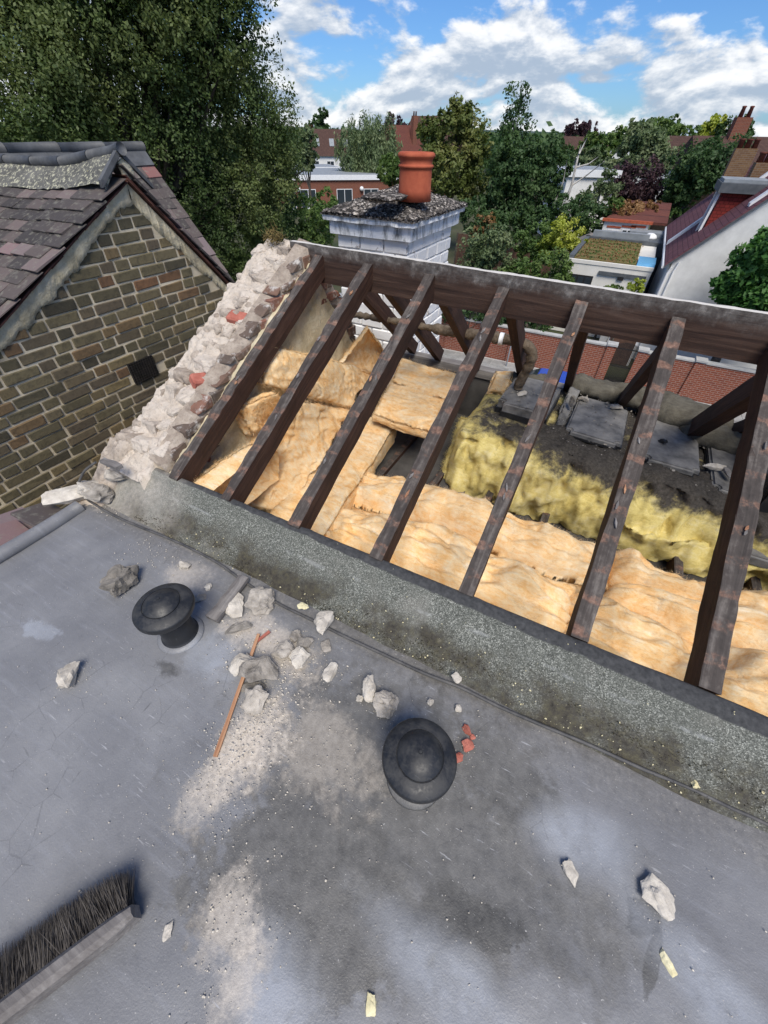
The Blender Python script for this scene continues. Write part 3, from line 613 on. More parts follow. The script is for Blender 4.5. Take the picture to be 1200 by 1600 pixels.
def party_wall():
    # core of rubble mortar: broken facets between the two faces
    ny, nx = 300, 64; ys = np.linspace(.80, 2.80, ny); us = np.linspace(0, 1, nx); rg = np.random.default_rng(8)
    Y, U = np.meshgrid(ys, us, indexing='ij'); wd = XI-.085-XO-.02; X = XO + .02 + wd*U
    P = np.stack([X, Y, wall_top(Y)], -1)
    Z = wall_top(Y) - .030 + .020*fbm(P*9, 4, 21, .6) + .008*fbm(P*34, 3, 24, .6) - .05*np.clip(.14-U, 0, 1)/.14
    X = X + .012*fbm(P*16+5, 3, 25); Yj = Y
    top = np.stack([X, Yj, Z], -1)
    sk0 = top[:, :1].copy(); sk0[..., 2] -= .35; sk1 = top[:, -1:].copy(); sk1[..., 2] -= .35
    v = np.concatenate([sk0, top, sk1], 1)
    mo('mortar_core', v.reshape(-1, 3), grid_faces(ny, nx+2), M['rubble'], pw)
    # body below
    prof = [(.90, -6.0), (3.45, -6.0), (3.45, -.2), (2.78, -.1)] + [(y, float(wall_top(np.array(y)))-.16) for y in (2.75, 2.5, 2.32, 1.9, 1.5, 1.2, .90)]
    k = len(prof); v = [(XO+.015, y, z) for y, z in prof] + [(XI-.060, y, z) for y, z in prof]
    f = [tuple(range(k)), tuple(reversed(range(k, 2*k)))] + [(i, (i+1) % k, (i+1) % k+k, i+k) for i in range(k)]
    mo('wall_body', v, [tuple(reversed(q)) for q in f], M['stockfar'], pw)
    # bricks showing on the inner face, course by course along the broken edge
    z = .20; c = 0
    while z < 1.12:
        y = .96 + (.11 if c % 2 else 0)
        while y < 2.7:
            L_ = random.choice((.215, .215, .102)); h_ = .033; ya, yb = y, y+L_
            ta, tb = [min(z+h_, float(wall_top(np.array(q)))-.012+random.uniform(-.012, .010)) for q in (ya, yb)]
            if max(ta, tb) > z-h_+.02 and min(float(wall_top(np.array(ya))), float(wall_top(np.array(yb)))) < z+.20:
                ya2, yb2 = ya, yb
                if ta < z-h_+.008: ya2 = ya+(yb-ya)*min(.8, (z-h_+.008-ta)/max(1e-3, tb-ta)); ta = z-h_+.008
                if tb < z-h_+.008: yb2 = yb-(yb-ya)*min(.8, (z-h_+.008-tb)/max(1e-3, ta-tb)); tb = z-h_+.008
                jx = random.uniform(-.005, .005); xf, xb = XI+.004+jx, XI-.10; e = .004; q = lambda a: random.uniform(-a, a)
                bm = bmesh.new(); vs = [bm.verts.new((x_+q(.003), y_+q(.004), z_+q(.004))) for x_, y_, z_ in boxv(xb, xf, ya2, yb2, z-h_, 0)[:4]] + [bm.verts.new((x_+q(.003), y_+q(.004), z_+q(.006))) for x_, y_, z_ in ((xb, ya2, ta-.006), (xf, ya2, ta), (xf, yb2, tb), (xb, yb2, tb-.006))]
                for f_ in BOXF: bm.faces.new([vs[k_] for k_ in f_])
                bmesh.ops.bevel(bm, geom=list(bm.edges), offset=.006, segments=1, affect='EDGES'); ctr = V3(((xb+xf)/2, (ya2+yb2)/2, z))
                for v_ in bm.verts: v_.co -= Vector(ctr)
                inst('brick', bm_mesh(bm, 'brick', M['oldbrick']), pw, ctr)
            y += L_+.012
        z += .078; c += 1
    ny = 120; ys = np.linspace(.90, 2.75, ny); v = []
    for y in ys:
        zt = float(wall_top(np.array(y))); v += [(XI-.10, y, zt-.012), (XI-.010, y, zt-.03+.010*math.sin(y*61)), (XI-.004, y, zt-.06), (XI-.004, y, zt-.30)]
    mo('joint_mortar', v, grid_faces(ny, 4), M['rubble'], pw)
    # loose lumps and broken bricks bedded along the top
    def block(seed, sx, sy, sz, amp=.010):
        bm = bmesh.new(); bmesh.ops.create_cube(bm, size=2); bmesh.ops.subdivide_edges(bm, edges=bm.edges, cuts=7, use_grid_fill=True); rg2 = np.random.default_rng(seed)
        co = np.array([v.co for v in bm.verts]); co = co*(1/np.power((np.abs(co)**7).sum(1), 1/7))[:, None]
        co = co*[sx/2, sy/2, sz/2]; a_, b_ = rg2.normal(size=2)*.22; co[:, 2] *= 1+a_*co[:, 1]/sy+b_*co[:, 0]/sx; co[:, 0] *= 1+rg2.normal()*.25*co[:, 1]/sy
        for q_ in range(3):            # snapped-off corners
            d_ = rg2.normal(size=3)*[1, 1, .6]; d_ /= np.linalg.norm(d_); pr_ = co@d_; lim = pr_.max()*rg2.uniform(.62, .85); co -= np.outer(np.clip(pr_-lim, 0, None), d_)
        n_ = co/np.linalg.norm(co, axis=1)[:, None]; co = co + n_*(amp*fbm(co*22+seed*5, 4, seed, .6))[:, None]
        for v_, c_ in zip(bm.verts, co): v_.co = c_
        return bm_mesh(bm, 'broken_block', M['rubble'])
    lm = [block(300+q, random.uniform(.08, .15), random.uniform(.09, .13), random.uniform(.060, .085)) for q in range(9)]
    Yc = .98; row = 0
    while Yc < 2.34:
        x_ = XO+.03; tz = float(wall_top(np.array(Yc)))
        while x_ < XI-.14:
            w_ = random.uniform(.075, .14); s_ = random.uniform(.7, 1.15)
            inst('broken_block', lm[random.randrange(9)], pw, (x_+w_/2+random.uniform(-.01, .01), Yc+random.uniform(-.018, .018), tz-.050+random.uniform(-.010, .010)-.02*(x_ < XO+.08)), (random.uniform(.05, .30), random.uniform(-.08, .08), random.uniform(-.14, .14)+random.choice((0, math.pi))), (s_, s_, s_)); x_ += w_*.92
        Yc += .098; row += 1
    rb = brick_mesh('broken_brick', .13, .10, .066, M['redclay'], 9, .012, .012)
    for (Yc, u, rz) in ((1.75, .62, .4), (1.36, .70, 1.2)):
        inst('broken_brick', rb, pw, (XO+(XI-XO)*u, Yc, float(wall_top(np.array(Yc)))-.035), (.4, .2, rz), (.8, .8, .8))
    # pile at the ridge end: big broken blocks
    for i, (px, py, s_) in enumerate(((441, 384, .8), (428, 398, .8), (408, 420, .8), (446, 408, .75), (388, 440, .8))):
        p = at_y(px, py, 2.28-.03*i); inst('broken_block', lm[(i*2+1) % 9], pw, p-[0, 0, .05], (random.uniform(-.3, .3), random.uniform(-.3, .3), i*1.3), (s_, s_, s_*1.15))
    # yellow mortar fillet between wall and first rafter, and the plastered inner face
    ny, nx = 150, 12; ys = np.linspace(.90, 2.27, ny); us = np.linspace(0, 1, nx); Y, U = np.meshgrid(ys, us, indexing='ij')
    X = XI+.002 + U*.046; Z = np.array([[roof_z(y, -1.7) for u in us] for y in ys]) - .030 + .012*U - .02*(Y > 2.2)
    P = np.stack([X, Y, Z], -1); Z = Z + .016*fbm(P*[16, 12, 16], 4, 41, .6) - .10*np.clip(-U+.02, 0, 1)
    v = np.stack([X+.004*fbm(P*20, 2, 42), Y, Z], -1)
    mo('mortar_fillet', v.reshape(-1, 3), grid_faces(ny, nx), M['mortar_y'], pw)
    ny, nz_ = 110, 60; v = np.zeros((ny, nz_, 3)); ys = np.linspace(.93, 2.72, ny)
    for i, y in enumerate(ys):
        zt = min(roof_z(min(y, 2.28), -1.7), 1.0-1.25*max(0, y-2.3)) - .10 - (.10*max(0, y-2.2) if y > 2.2 else 0)
        v[i, :, 0] = XI+.012; v[i, :, 1] = y; v[i, :, 2] = np.linspace(-.5, zt, nz_)
    v[..., 0] += .012*fbm(v*[8, 8, 8], 5, 51, .6) + .01*np.clip(fbm(v*[3, 3, 3]+4, 2, 52), 0, 1)
    mo('plaster_face', v.reshape(-1, 3), grid_faces(ny, nz_), M['mortar_y'], pw)
party_wall()
def moss_tuft():
    c = at_y(428, 372, 2.26); mb = MB(); rg = np.random.default_rng(5)
    for i in range(420):
        p = rg.normal(size=3)*[.030, .020, .022]; d = rg.normal(size=3)*.014 + [0, 0, .006]
        s = rg.normal(size=3); s = s/np.linalg.norm(s)*.0022
        mb.add([c+p-s, c+p+s, c+p+d+s*.4, c+p+d-s*.4], [(0, 1, 2, 3)])
    kind(tag(mb.build('dry_moss_clump', M['moss']), 'clump of dry brown moss on the peak of the broken wall', 'moss'), 'stuff')
moss_tuft()
# low end of the wall beside the flat roof: flaunching, ledge of mortar and old tiles
def wall_foot():
    t = thing('eaves_verge', 'row of old purple tiles and cracked mortar past the flat roof corner', 'roof edge', (-2.35, .5, -.1))
    tm = brick_mesh('eaves_tile', .165, .24, .014, M['tile'], 3, .003, .003)
    for i, (x, y, z, rz) in enumerate(((-2.17, .48, .13, .05), (-2.20, .32, .115, -.06), (-2.17, .16, .11, .03), (-2.20, -.02, .11, .0), (-2.20, -.20, .11, .04), (-2.33, .42, .07, .1), (-2.35, .24, .06, .0), (-2.35, .06, .06, .05))):
        inst('eaves_tile', tm, t, (x, y, z), (random.uniform(-.05, .05), .28, rz+math.pi/2))
    lm = rock_mesh('mortar_ledge', .30, .13, .07, M['stone_w'], 77, 26, 2, .1)
    inst('mortar_ledge', lm, t, (-2.15, .63, .13), (.1, .1, 1.05)); 
    lm2 = rock_mesh('mortar_ledge', .22, .11, .06, M['stone_w'], 78, 24, 2, .12)
    inst('mortar_ledge', lm2, t, (-2.10, .73, .15), (0, 0, .9), (1, .8, .8))
    lm3 = rock_mesh('mortar_ledge', .16, .14, .10, M['stone'], 79, 26, 2, .15)
    inst('mortar_ledge', lm3, t, (-2.02, .70, .14), (.2, 0, .4)); inst('mortar_ledge', lm3, t, (-1.98, .80, .20), (.5, .3, 2.), (1.2, 1., 1.))
    # mortar apron where the wall dies into the roof
    nx, ny = 90, 80; X, Y = np.meshgrid(np.linspace(-2.22, -1.70, nx), np.linspace(.50, 1.0, ny), indexing='ij'); P = np.stack([X, Y, 0*X], -1)
    r_ = np.clip((Y-.64-.03*fbm(P*7, 2, 60))/.32, 0, 1); r_ = r_*r_*(3-2*r_)
    Z = FZ-.001 + .22*r_ - .20*np.clip((-2.12-X)/.10, 0, 1)*r_ - .5*np.clip((X+1.98)/.08, 0, 1)*np.clip((.93-Y)/.02, 0, 1) - .12*np.clip((X+1.85)/.10, 0, 1); P = np.stack([X, Y, Z], -1)
    Z = Z + (.016*fbm(P*12, 5, 61, .62)+.010*np.abs(fbm(P*26, 3, 62)))*np.clip(r_*4+.25, 0, 1) - .022*np.clip((.56-Y+.03*fbm(P*9, 3, 66))/.05, 0, 1) - .08*np.clip((-2.13-X)/.05, 0, 1)
    mo('mortar_bed', np.stack([X, Y, Z], -1).reshape(-1, 3), grid_faces(nx, ny), M['rubble'], t)
wall_foot()

# ================================================================== LOFT CONTENTS
def batt(name, label, corners, thick, mat, seed, res=.011, amp=.016, fold=.012, bow=0., group=None, rnd=.030):
    """a glass-wool batt: corners = four world points of its top (going round); fibrous, rounded, wrinkled slab"""
    c = [V3(p) for p in corners]
    nu = max(8, int(max(np.linalg.norm(c[1]-c[0]), np.linalg.norm(c[2]-c[3]))/res)); nv = max(8, int(max(np.linalg.norm(c[3]-c[0]), np.linalg.norm(c[2]-c[1]))/res))
    nu, nv = min(nu, 220), min(nv, 80)
    u = np.linspace(0, 1, nu)[:, None, None]; w = np.linspace(0, 1, nv)[None, :, None]
    top = (c[0]*(1-u)+c[1]*u)*(1-w) + (c[3]*(1-u)+c[2]*u)*w
    nrm = np.cross(c[1]-c[0], c[3]-c[0]); nrm /= np.linalg.norm(nrm)
    if nrm[2] < 0: nrm = -nrm
    cen = top.mean((0, 1))
    e = fbm(top*9+seed, 3, seed)[..., None]; top = top + (top-cen)*.045*e           # ragged outline
    lu = np.linalg.norm(c[1]-c[0]); lv = np.linalg.norm(c[3]-c[0])
    d = np.minimum(np.minimum(u*lu, (1-u)*lu), np.minimum(w*lv, (1-w)*lv))
    edge = 1-np.sqrt(np.clip(1-(1-np.clip(d/rnd, 0, 1))**2, 0, 1))
    base = top.copy()
    h = amp*fbm(top*[5, 5, 5]+seed*1.7, 3, seed, .42)
    ax = (c[1]-c[0])/lu; q = np.stack([(top@ax)*3.0, (top@np.cross(nrm, ax))*15, top[..., 2]*8], -1)
    h = h - fold*np.abs(fbm(q+seed, 2, seed+3, .4)) + bow*np.sin(np.pi*u[..., 0])*np.sin(np.pi*w[..., 0])
    h = h + .0028*fbm(top*42+seed, 3, seed+7) - .012*np.clip(.22-np.abs(fbm(top*[5, 9, 5]+seed*2.3, 3, seed+11)), 0, .22)/.22
    top = top + nrm*(h[..., None] - edge*min(rnd, thick*.6))
    bot = base - nrm*thick + (base-cen)*.0
    # layered sides
    def loop(g): return np.concatenate([g[:, 0], g[-1, 1:], g[-2::-1, -1], g[0, -2:0:-1]])
    ring = [loop(top)]
    L0 = loop(top); L1 = loop(bot); out = L0-cen; out -= np.outer(out@nrm, nrm); out /= np.linalg.norm(out, axis=1)[:, None]+1e-9
    ns = 6
    for k in range(1, ns+1):
        t_ = k/ns; p = L0*(1-t_)+L1*t_
        p = p + out*((.010*fbm(p*[20, 20, 60]+seed+k*3, 2, seed+k)+.012*math.sin(math.pi*t_))[:, None]); ring.append(p)
    vt = top.reshape(-1, 3); n0 = len(vt); idx = np.arange(n0).reshape(nu, nv); li = loop(idx[..., None])[:, 0]
    v = [vt]; f = [grid_faces(nu, nv)]; prev = li; off = n0; k_ = len(li)
    for p in ring[1:]:
        v.append(p); cur = off+np.arange(k_); f.append(np.stack([prev, cur, np.roll(cur, -1), np.roll(prev, -1)], -1)[:, ::-1]); prev = cur; off += k_
    fc = np.concatenate(f); 
    o = mo(name, np.concatenate(v), fc, mat, smooth=True)
    tag(o, label, 'insulation', group)
    if name == 'insulation_batt' or name.startswith('yellow'):
        rg = np.random.default_rng(seed+500); nf = int(1500+6000*lu*lv); src = top.reshape(-1, 3)
        p = np.concatenate([src[rg.integers(0, len(src), nf)], ring[1][rg.integers(0, k_, nf//2)], ring[0][rg.integers(0, k_, nf//2)]]); p = p+rg.normal(size=p.shape)*.004; m_ = len(p)
        d1 = rg.normal(size=(m_, 3)); d1 = d1-np.outer(d1@nrm, nrm)*.6+nrm*.35; d1 *= (rg.uniform(.006, .022, m_)/np.linalg.norm(d1, axis=1))[:, None]; d2 = d1*.8+rg.normal(size=(m_, 3))*.007
        w_ = rg.normal(size=(m_, 3)); w_ *= (.00055/np.linalg.norm(w_, axis=1))[:, None]
        V_ = np.stack([p-w_, p+w_, p+d1+w_*.7, p+d1-w_*.7, p+d1+d2], 1).reshape(-1, 3); b_ = np.arange(m_)[:, None]*5
        F4 = [tuple(r) for r in (b_+[0, 1, 2, 3])]+[tuple(r) for r in (b_+[3, 2, 4])]
        kind(mo('loose_fibres', V_, F4, mat, o), 'stuff')
    return o
def pz(z, *pts): return [at_z(x, y, z) for x, y in pts]
def loft_wool():
    G = 'orange insulation batts'
    O = M['orange']
    batt('insulation_batt', 'folded orange insulation batt leaning on the plastered wall under the second rafter', [at_x(425, 541, -1.60), at_z(585, 580, .10), at_z(552, 638, .06), at_x(420, 602, -1.60)], .10, O, 1, group=G, amp=.022, bow=.02)
    batt('insulation_batt', 'pointed orange insulation offcut standing up behind the leaning batt', [at_z(524, 566, .27), at_z(588, 580, .11), at_z(598, 550, .14), at_x(568, 508, -1.58)], .07, O, 2, group=G, amp=.012)
    batt('insulation_batt', 'orange insulation square lying behind another square near the lagged pipe', pz(.06, (628, 558), (714, 582), (703, 618), (612, 590)), .10, O, 3, group=G)
    batt('insulation_batt', 'square cut orange insulation batt overhanging the bare loft board', pz(.02, (614, 588), (702, 615), (674, 671), (583, 640)), .10, O, 4, group=G, fold=.006)
    batt('insulation_batt', 'orange insulation end propped against the plastered wall between first two rafters', [at_x(402, 676, -1.60), at_x(378, 638, -1.62), at_x(437, 615, -1.52), at_z(452, 655, .10)], .10, O, 5, group=G, amp=.02)
    batt('insulation_batt', 'wrinkled orange insulation strip running diagonally below the second rafter', [at_x(440, 625, -1.58), at_z(552, 640, .02), at_z(455, 800, -.16), at_x(368, 800, -1.62)], .15, O, 6, group=G, amp=.035, fold=.035, bow=.03)
    batt('insulation_batt', 'rolled orange insulation wedge tucked beside the foot of the first rafter', [at_x(296, 750, -1.63), at_x(400, 676, -1.63), at_z(405, 735, -.04), at_z(330, 790, -.02)], .16, O, 7, group=G, amp=.03, fold=.03, bow=.03)
    batt('insulation_batt', 'long orange insulation strip slanting beside the bare loft board to the kerb', pz(-.12, (572, 648), (622, 652), (490, 850), (405, 812)), .18, O, 8, group=G, amp=.025)
    # long strips laid parallel to the kerb
    def strip(lbl, x0, x1, ya, yb, z, th, seed, **k):
        batt('insulation_batt', lbl, [(x0, ya, z), (x1, ya+k.pop('dy', 0), z), (x1, yb, z), (x0, yb+k.pop('dy0', 0), z)], th, O, seed, group=G, **k)
    strip('long orange insulation strip beside the yellow wool and the loft board', -1.31, .52, 1.66, 2.03, -.17, .20, 9, amp=.06, fold=.08, bow=.085, dy=.06, rnd=.11)
    strip('crumpled orange insulation strip between the last two rafters beside the yellow wool', .50, 1.9, 1.60, 2.06, -.15, .20, 10, amp=.085, fold=.085, bow=.07, rnd=.11)
    strip('wide orange insulation strip in the middle row behind the kerb', -1.16, .36, 1.22, 1.66, -.16, .2, 11, amp=.05, fold=.07, bow=.085, rnd=.12)
    strip('orange insulation strip with deep folds in the middle row at the right', .33, 1.9, 1.20, 1.64, -.17, .2, 12, amp=.075, fold=.08, bow=.07, rnd=.12)
    strip('orange insulation strip in the row nearest the kerb', -1.05, .60, .93, 1.24, -.17, .2, 13, amp=.05, fold=.07, bow=.07, rnd=.09)
    strip('orange insulation strip nearest the kerb at the right edge', .57, 1.9, .93, 1.22, -.18, .2, 14, amp=.06, fold=.07, bow=.06, rnd=.09)
loft_wool()
kind(MB().box(-1.40, -.5, 1.98, 3.1, -.47, -.40).build('loft_floor_board', M['slateboard']), 'structure')
def tank_bank():
    # yellow wool blanket wrapped round the water tanks; its top buried in loft dirt
    nx, nk = 210, 60; xs = np.linspace(-.70, 2.1, nx); s = np.linspace(0, 1, nk)
    prof = np.array([(2.30, -.46), (2.285, -.34), (2.30, -.20), (2.34, -.06), (2.42, .045), (2.56, .06), (2.9, .03), (3.46, .02), (3.5, -.4)])
    cum = np.r_[0, np.cumsum(np.linalg.norm(np.diff(prof, axis=0), axis=1))]; cum /= cum[-1]
    py = np.interp(s, cum, prof[:, 0]); pzv = np.interp(s, cum, prof[:, 1])
    v = np.zeros((nx, nk, 3)); v[..., 0] = xs[:, None]; v[..., 1] = py[None]; v[..., 2] = pzv[None]
    q = v.copy(); n1 = fbm(q*[5, 5, 5]+3, 5, 81, .6); n2 = np.abs(fbm(q*[9, 9, 6]+8, 3, 82))
    v[..., 1] -= (.055*n1 - .06*n2)*np.clip((3.0-v[..., 1])/.6, 0, 1); v[..., 2] += .026*fbm(q*[7, 7, 7]+11, 4, 83, .6)*np.clip((q[..., 2]+.40)/.2, 0, 1)
    v[..., 2] -= np.clip((xs[:, None]-.1)*.09, 0, .10)*(q[..., 2] > -.2)
    # rounded left end
    ed = np.clip((xs+.70)/.14, 0, 1)[:, None]; rd = 1-np.sqrt(1-(1-ed)**2)
    v[..., 1] += (2.95-v[..., 1])*rd*.25; v[..., 2] -= rd*.16*np.clip((q[..., 2]+.46)/.4, 0, 1)
    end = v[:1].copy(); end[..., 2] = -.46
    v = np.concatenate([end, v], 0)
    o = mo('yellow_insulation', v.reshape(-1, 3), grid_faces(nx+1, nk), M['yellow'], smooth=True)
    tag(o, 'yellow insulation blanket wrapped round the dusty water tanks', 'insulation')
    # torn yellow flap at its left end
    batt('yellow_insulation_flap', 'pale torn flap of yellow insulation at the left end of the blanket', [(-.74, 2.36, -.42), (-.66, 2.34, -.42), (-.63, 2.62, .0), (-.74, 2.66, -.02)], .05, M['yellow'], 31, amp=.02)
    batt('orange_wool_tuft', 'pale orange insulation tuft poking up left of the blue car', [(-.66, 3.10, .02), (-.50, 3.14, .02), (-.52, 3.26, .17), (-.64, 3.24, .15)], .05, M['orange'], 33, amp=.02)
    # rolls of dust-grey wool behind the tanks
    def roll(lbl, x0, x1, y, z, r, seed, dy=0):
        n, k = 60, 22; t = np.linspace(0, 1, n); v = np.zeros((n, k, 3)); a = np.linspace(0, 2*np.pi, k)
        v[..., 0] = (x0+(x1-x0)*t)[:, None]; rr = r*np.sqrt(np.clip(1-(2*t-1)**6, 0.01, 1))[:, None]
        v[..., 1] = y+dy*t[:, None]+rr*np.cos(a)[None]*1.4; v[..., 2] = z+rr*np.sin(a)[None]
        nz = fbm(v*[6, 9, 9]+seed, 4, seed, .6)[..., None]; v += nz*.030*np.stack([0*v[..., 0], np.broadcast_to(np.cos(a)[None], v.shape[:2]), np.broadcast_to(np.sin(a)[None], v.shape[:2])], -1)
        tag(mo('dusty_wool_roll', v.reshape(-1, 3), grid_faces(n, k), M['dustywool'], smooth=True), lbl, 'insulation', 'dusty rolls behind the tanks')
    roll('dust grey wool roll lying along the far eaves behind the first flat lid', -.12, .62, 3.46, .09, .075, 91)
    roll('dust grey wool roll humped at the far eaves between the last two rafters', .45, 1.05, 3.40, .07, .11, 92, -.06)
    roll('dust grey wool roll behind the cistern box beside the lagged pipe', -.66, -.20, 3.30, .04, .075, 93, .1)
    roll('dust grey wool roll in front of the far rafter foot at the right', .72, 1.5, 3.22, .02, .075, 94, -.05)
    # lids
    def lid(name, lbl, cx, cy, z, lx, ly, h, rz, mats, tilt=(0, 0), rim=True):
        bm = bmesh.new(); bmesh.ops.create_cube(bm, size=1)
        for v in bm.verts: v.co = Vector((v.co.x*lx, v.co.y*ly, v.co.z*h))
        vert = [e for e in bm.edges if abs(e.verts[0].co.z-e.verts[1].co.z) > h*.5]
        bmesh.ops.bevel(bm, geom=vert, offset=.05 if not rim else .035, segments=5, affect='EDGES')
        bmesh.ops.bevel(bm, geom=[e for e in bm.edges if e.verts[0].co.z > h*.45 and e.verts[1].co.z > h*.45], offset=.012, segments=3, affect='EDGES')
        me = bm_mesh(bm, name, mats)
        return me
    def tank(lbl, cx, cy, z, lx, ly, h, rz, tilt=(0, 0), rim=False):
        t = thing('tank_lid', lbl, 'tank lid', (cx, cy, z), 'black plastic lids in the loft')
        me = lid('lid', lbl, 0, 0, 0, lx, ly, h, rz, M['dustplastic'], rim=rim)
        inst('lid_panel', me, t, (cx, cy, z+h/2), (*tilt, rz))
        # downturned rim, a little wider and darker
        me2 = lid('rim', lbl, 0, 0, 0, lx+.016, ly+.016, h*.6, rz, M['plastic'], rim=rim)
        inst('lid_rim', me2, t, (cx, cy, z+h*.28), (*tilt, rz))
        return t
    c = pz(.07, (776, 628), (845, 655), (880, 598), (805, 585))
    tank('rounded black cistern box with grit on top where the lagged pipe ends', *(lambda c_: (c_[0], c_[1]))(sum(pz(.15, (779, 630), (848, 655), (884, 598), (808, 580)))/4), .02, .36, .52, .13, -.04, (.0, .0))
    tank('flat dusty black lid covered in rubble, second from the lagged pipe', .20, 2.99, .035, .36, .60, .045, -.02, (-.02, .03), True)
    tank('flat dusty black lid left of the white dusty stick, third from the lagged pipe', .69, 2.98, -.01, .33, .60, .05, -.01, (.0, .02), True)
    tank('narrow black lid beside the upright tank at the right', 1.02, 2.92, -.055, .18, .62, .06, 0, (0, .04), True)
    t = thing('water_tank', 'upright black tank corner behind the last rafter', 'tank', (1.30, 2.85, -.30))
    inst('tank_body', lid('tank_body', '', 0, 0, 0, .34, .60, .46, 0, M['plastic']), t, (1.30, 2.86, -.06))
    inst('tank_top', lid('tank_top', '', 0, 0, 0, .36, .62, .03, 0, M['palegrey']), t, (1.30, 2.86, .18))
    inst('tank_shelf', lid('tank_shelf', '', 0, 0, 0, .5, .30, .06, 0, M['dustplastic']), t, (1.36, 2.45, -.20))
    b = batt('lead_flashing', 'bent grey panel leaning between the cistern box and the flat lid', [(-.05, 2.72, .02), (.0, 2.72, .0), (.02, 3.30, .12), (-.06, 3.30, .14)], .02, M['dustplastic'], 36, amp=.008, fold=.004, rnd=.008); b['category'] = 'panel'
    # lagged pipe
    mb = MB(); P = [(-1.80, 2.88, .50), (-1.4, 2.89, .505), (-1.0, 2.90, .505), (-.7, 2.91, .515), (-.52, 2.92, .52), (-.42, 2.93, .505), (-.37, 2.94, .46), (-.365, 2.955, .38), (-.39, 2.97, .28), (-.41, 2.99, .19), (-.41, 3.0, .14)]
    pts = []
    for a, b in zip(P[:-1], P[1:]):
        n = max(2, int(np.linalg.norm(V3(b)-V3(a))/.018))
        pts += [V3(a)*(1-k/n)+V3(b)*k/n for k in range(n)]
    rad = [(.024 if p[0] < -1.1 else .036)+.003*math.sin(i*1.9)+.004*random.uniform(-1, 1) for i, p in enumerate(pts)]
    t = thing('lagged_pipe', 'brown lagged water pipe crossing the far rafters and bending down to the cistern box', 'pipe', (-1.0, 2.9, .07))
    mb.tube(pts, rad, 12); mb.build('lagging', M['lagging'], t, True)
    MB().tube([(-.61, 2.912, .517), (-.58, 2.915, .517)], .041, 14).build('tie_band', M['whitetrim'], t, True)
    # rubble on the tanks
    def rk(name, lbl, p, s, mat, seed, rot=0, cat='rubble', sub=2, grp='rubble bits on the tanks'):
        o = bpy.data.objects.new(name, rock_mesh(name, *s, mat, seed, 18, sub)); link(o, name, p); o.rotation_euler = (random.uniform(-.2, .2), random.uniform(-.2, .2), rot); return tag(o, lbl, cat, grp)
    rk('mortar_fragment', 'pale mortar scrap on the cistern box beside the pipe end', (-.36, 2.92, .15), (.09, .06, .035), M['stone_w'], 201, .5)
    rk('mortar_fragment', 'grey mortar scrap at the far left corner of the rubble covered lid', (.06, 3.20, .08), (.09, .06, .04), M['stone'], 202, .3)
    rk('mortar_fragment', 'pale mortar scrap at the far right of the rubble covered lid', (.29, 3.20, .08), (.12, .08, .03), M['stone'], 203, .9)
    rk('mortar_fragment', 'upright grey mortar scrap between the cistern box and the flat lid', (-.01, 3.02, .10), (.05, .08, .10), M['stone_g'], 204, .2)
    rk('coal_lump', 'small black lump on the flat lid nearest the last rafter', (.63, 2.93, .04), (.07, .05, .04), M['plastic'], 205, .2)
    rk('dusty_stick', 'white dusty stick lying across the narrow black lid', (.93, 2.80, .02), (.19, .05, .04), M['stone_w'], 206, .35, 'stick')
    rk('wood_chip', 'grey wood chip leaning beside the white dusty stick', (1.0, 2.76, .03), (.05, .14, .03), M['greywood'], 207, .3, 'wood')
    rk('wood_chip', 'small raw orange wood chip beside the upright tank', (1.06, 2.74, .03), (.035, .08, .02), M['raw'], 208, .5, 'wood')
    # loose dirt and crumbs over the tank tops
    rg = np.random.default_rng(3); mb = MB(); crumb = rock_mesh('c', 1, 1, 1, None, 5, 9, 0); cv = np.array([v.co for v in crumb.vertices]); cf = [tuple(p.vertices) for p in crumb.polygons]
    for i in range(900):
        x = rg.uniform(-.6, 1.3); y = rg.uniform(2.55, 3.4); z = .05 - max(0, (x-.1)*.09) + .02
        if -.50 < x < -.14 and 2.66 < y < 3.12: z = .158
        elif .02 < x < .38 and 2.70 < y < 3.28: z = .081
        s = abs(rg.normal())*.008+.003; a = rg.uniform(0, 6.28); ca, sa = math.cos(a), math.sin(a)
        q = cv*[s, s*rg.uniform(.5, 1), s*.6]; q = np.stack([q[:, 0]*ca-q[:, 1]*sa, q[:, 0]*sa+q[:, 1]*ca, q[:, 2]], 1)+[x, y, z]
        mb.add(q, cf)
    kind(tag(mb.build('loft_grit', M['stone_g']), 'fine grit and dust scattered over the tank tops', 'grit'), 'stuff')
    bpy.data.meshes.remove(crumb)
tank_bank()

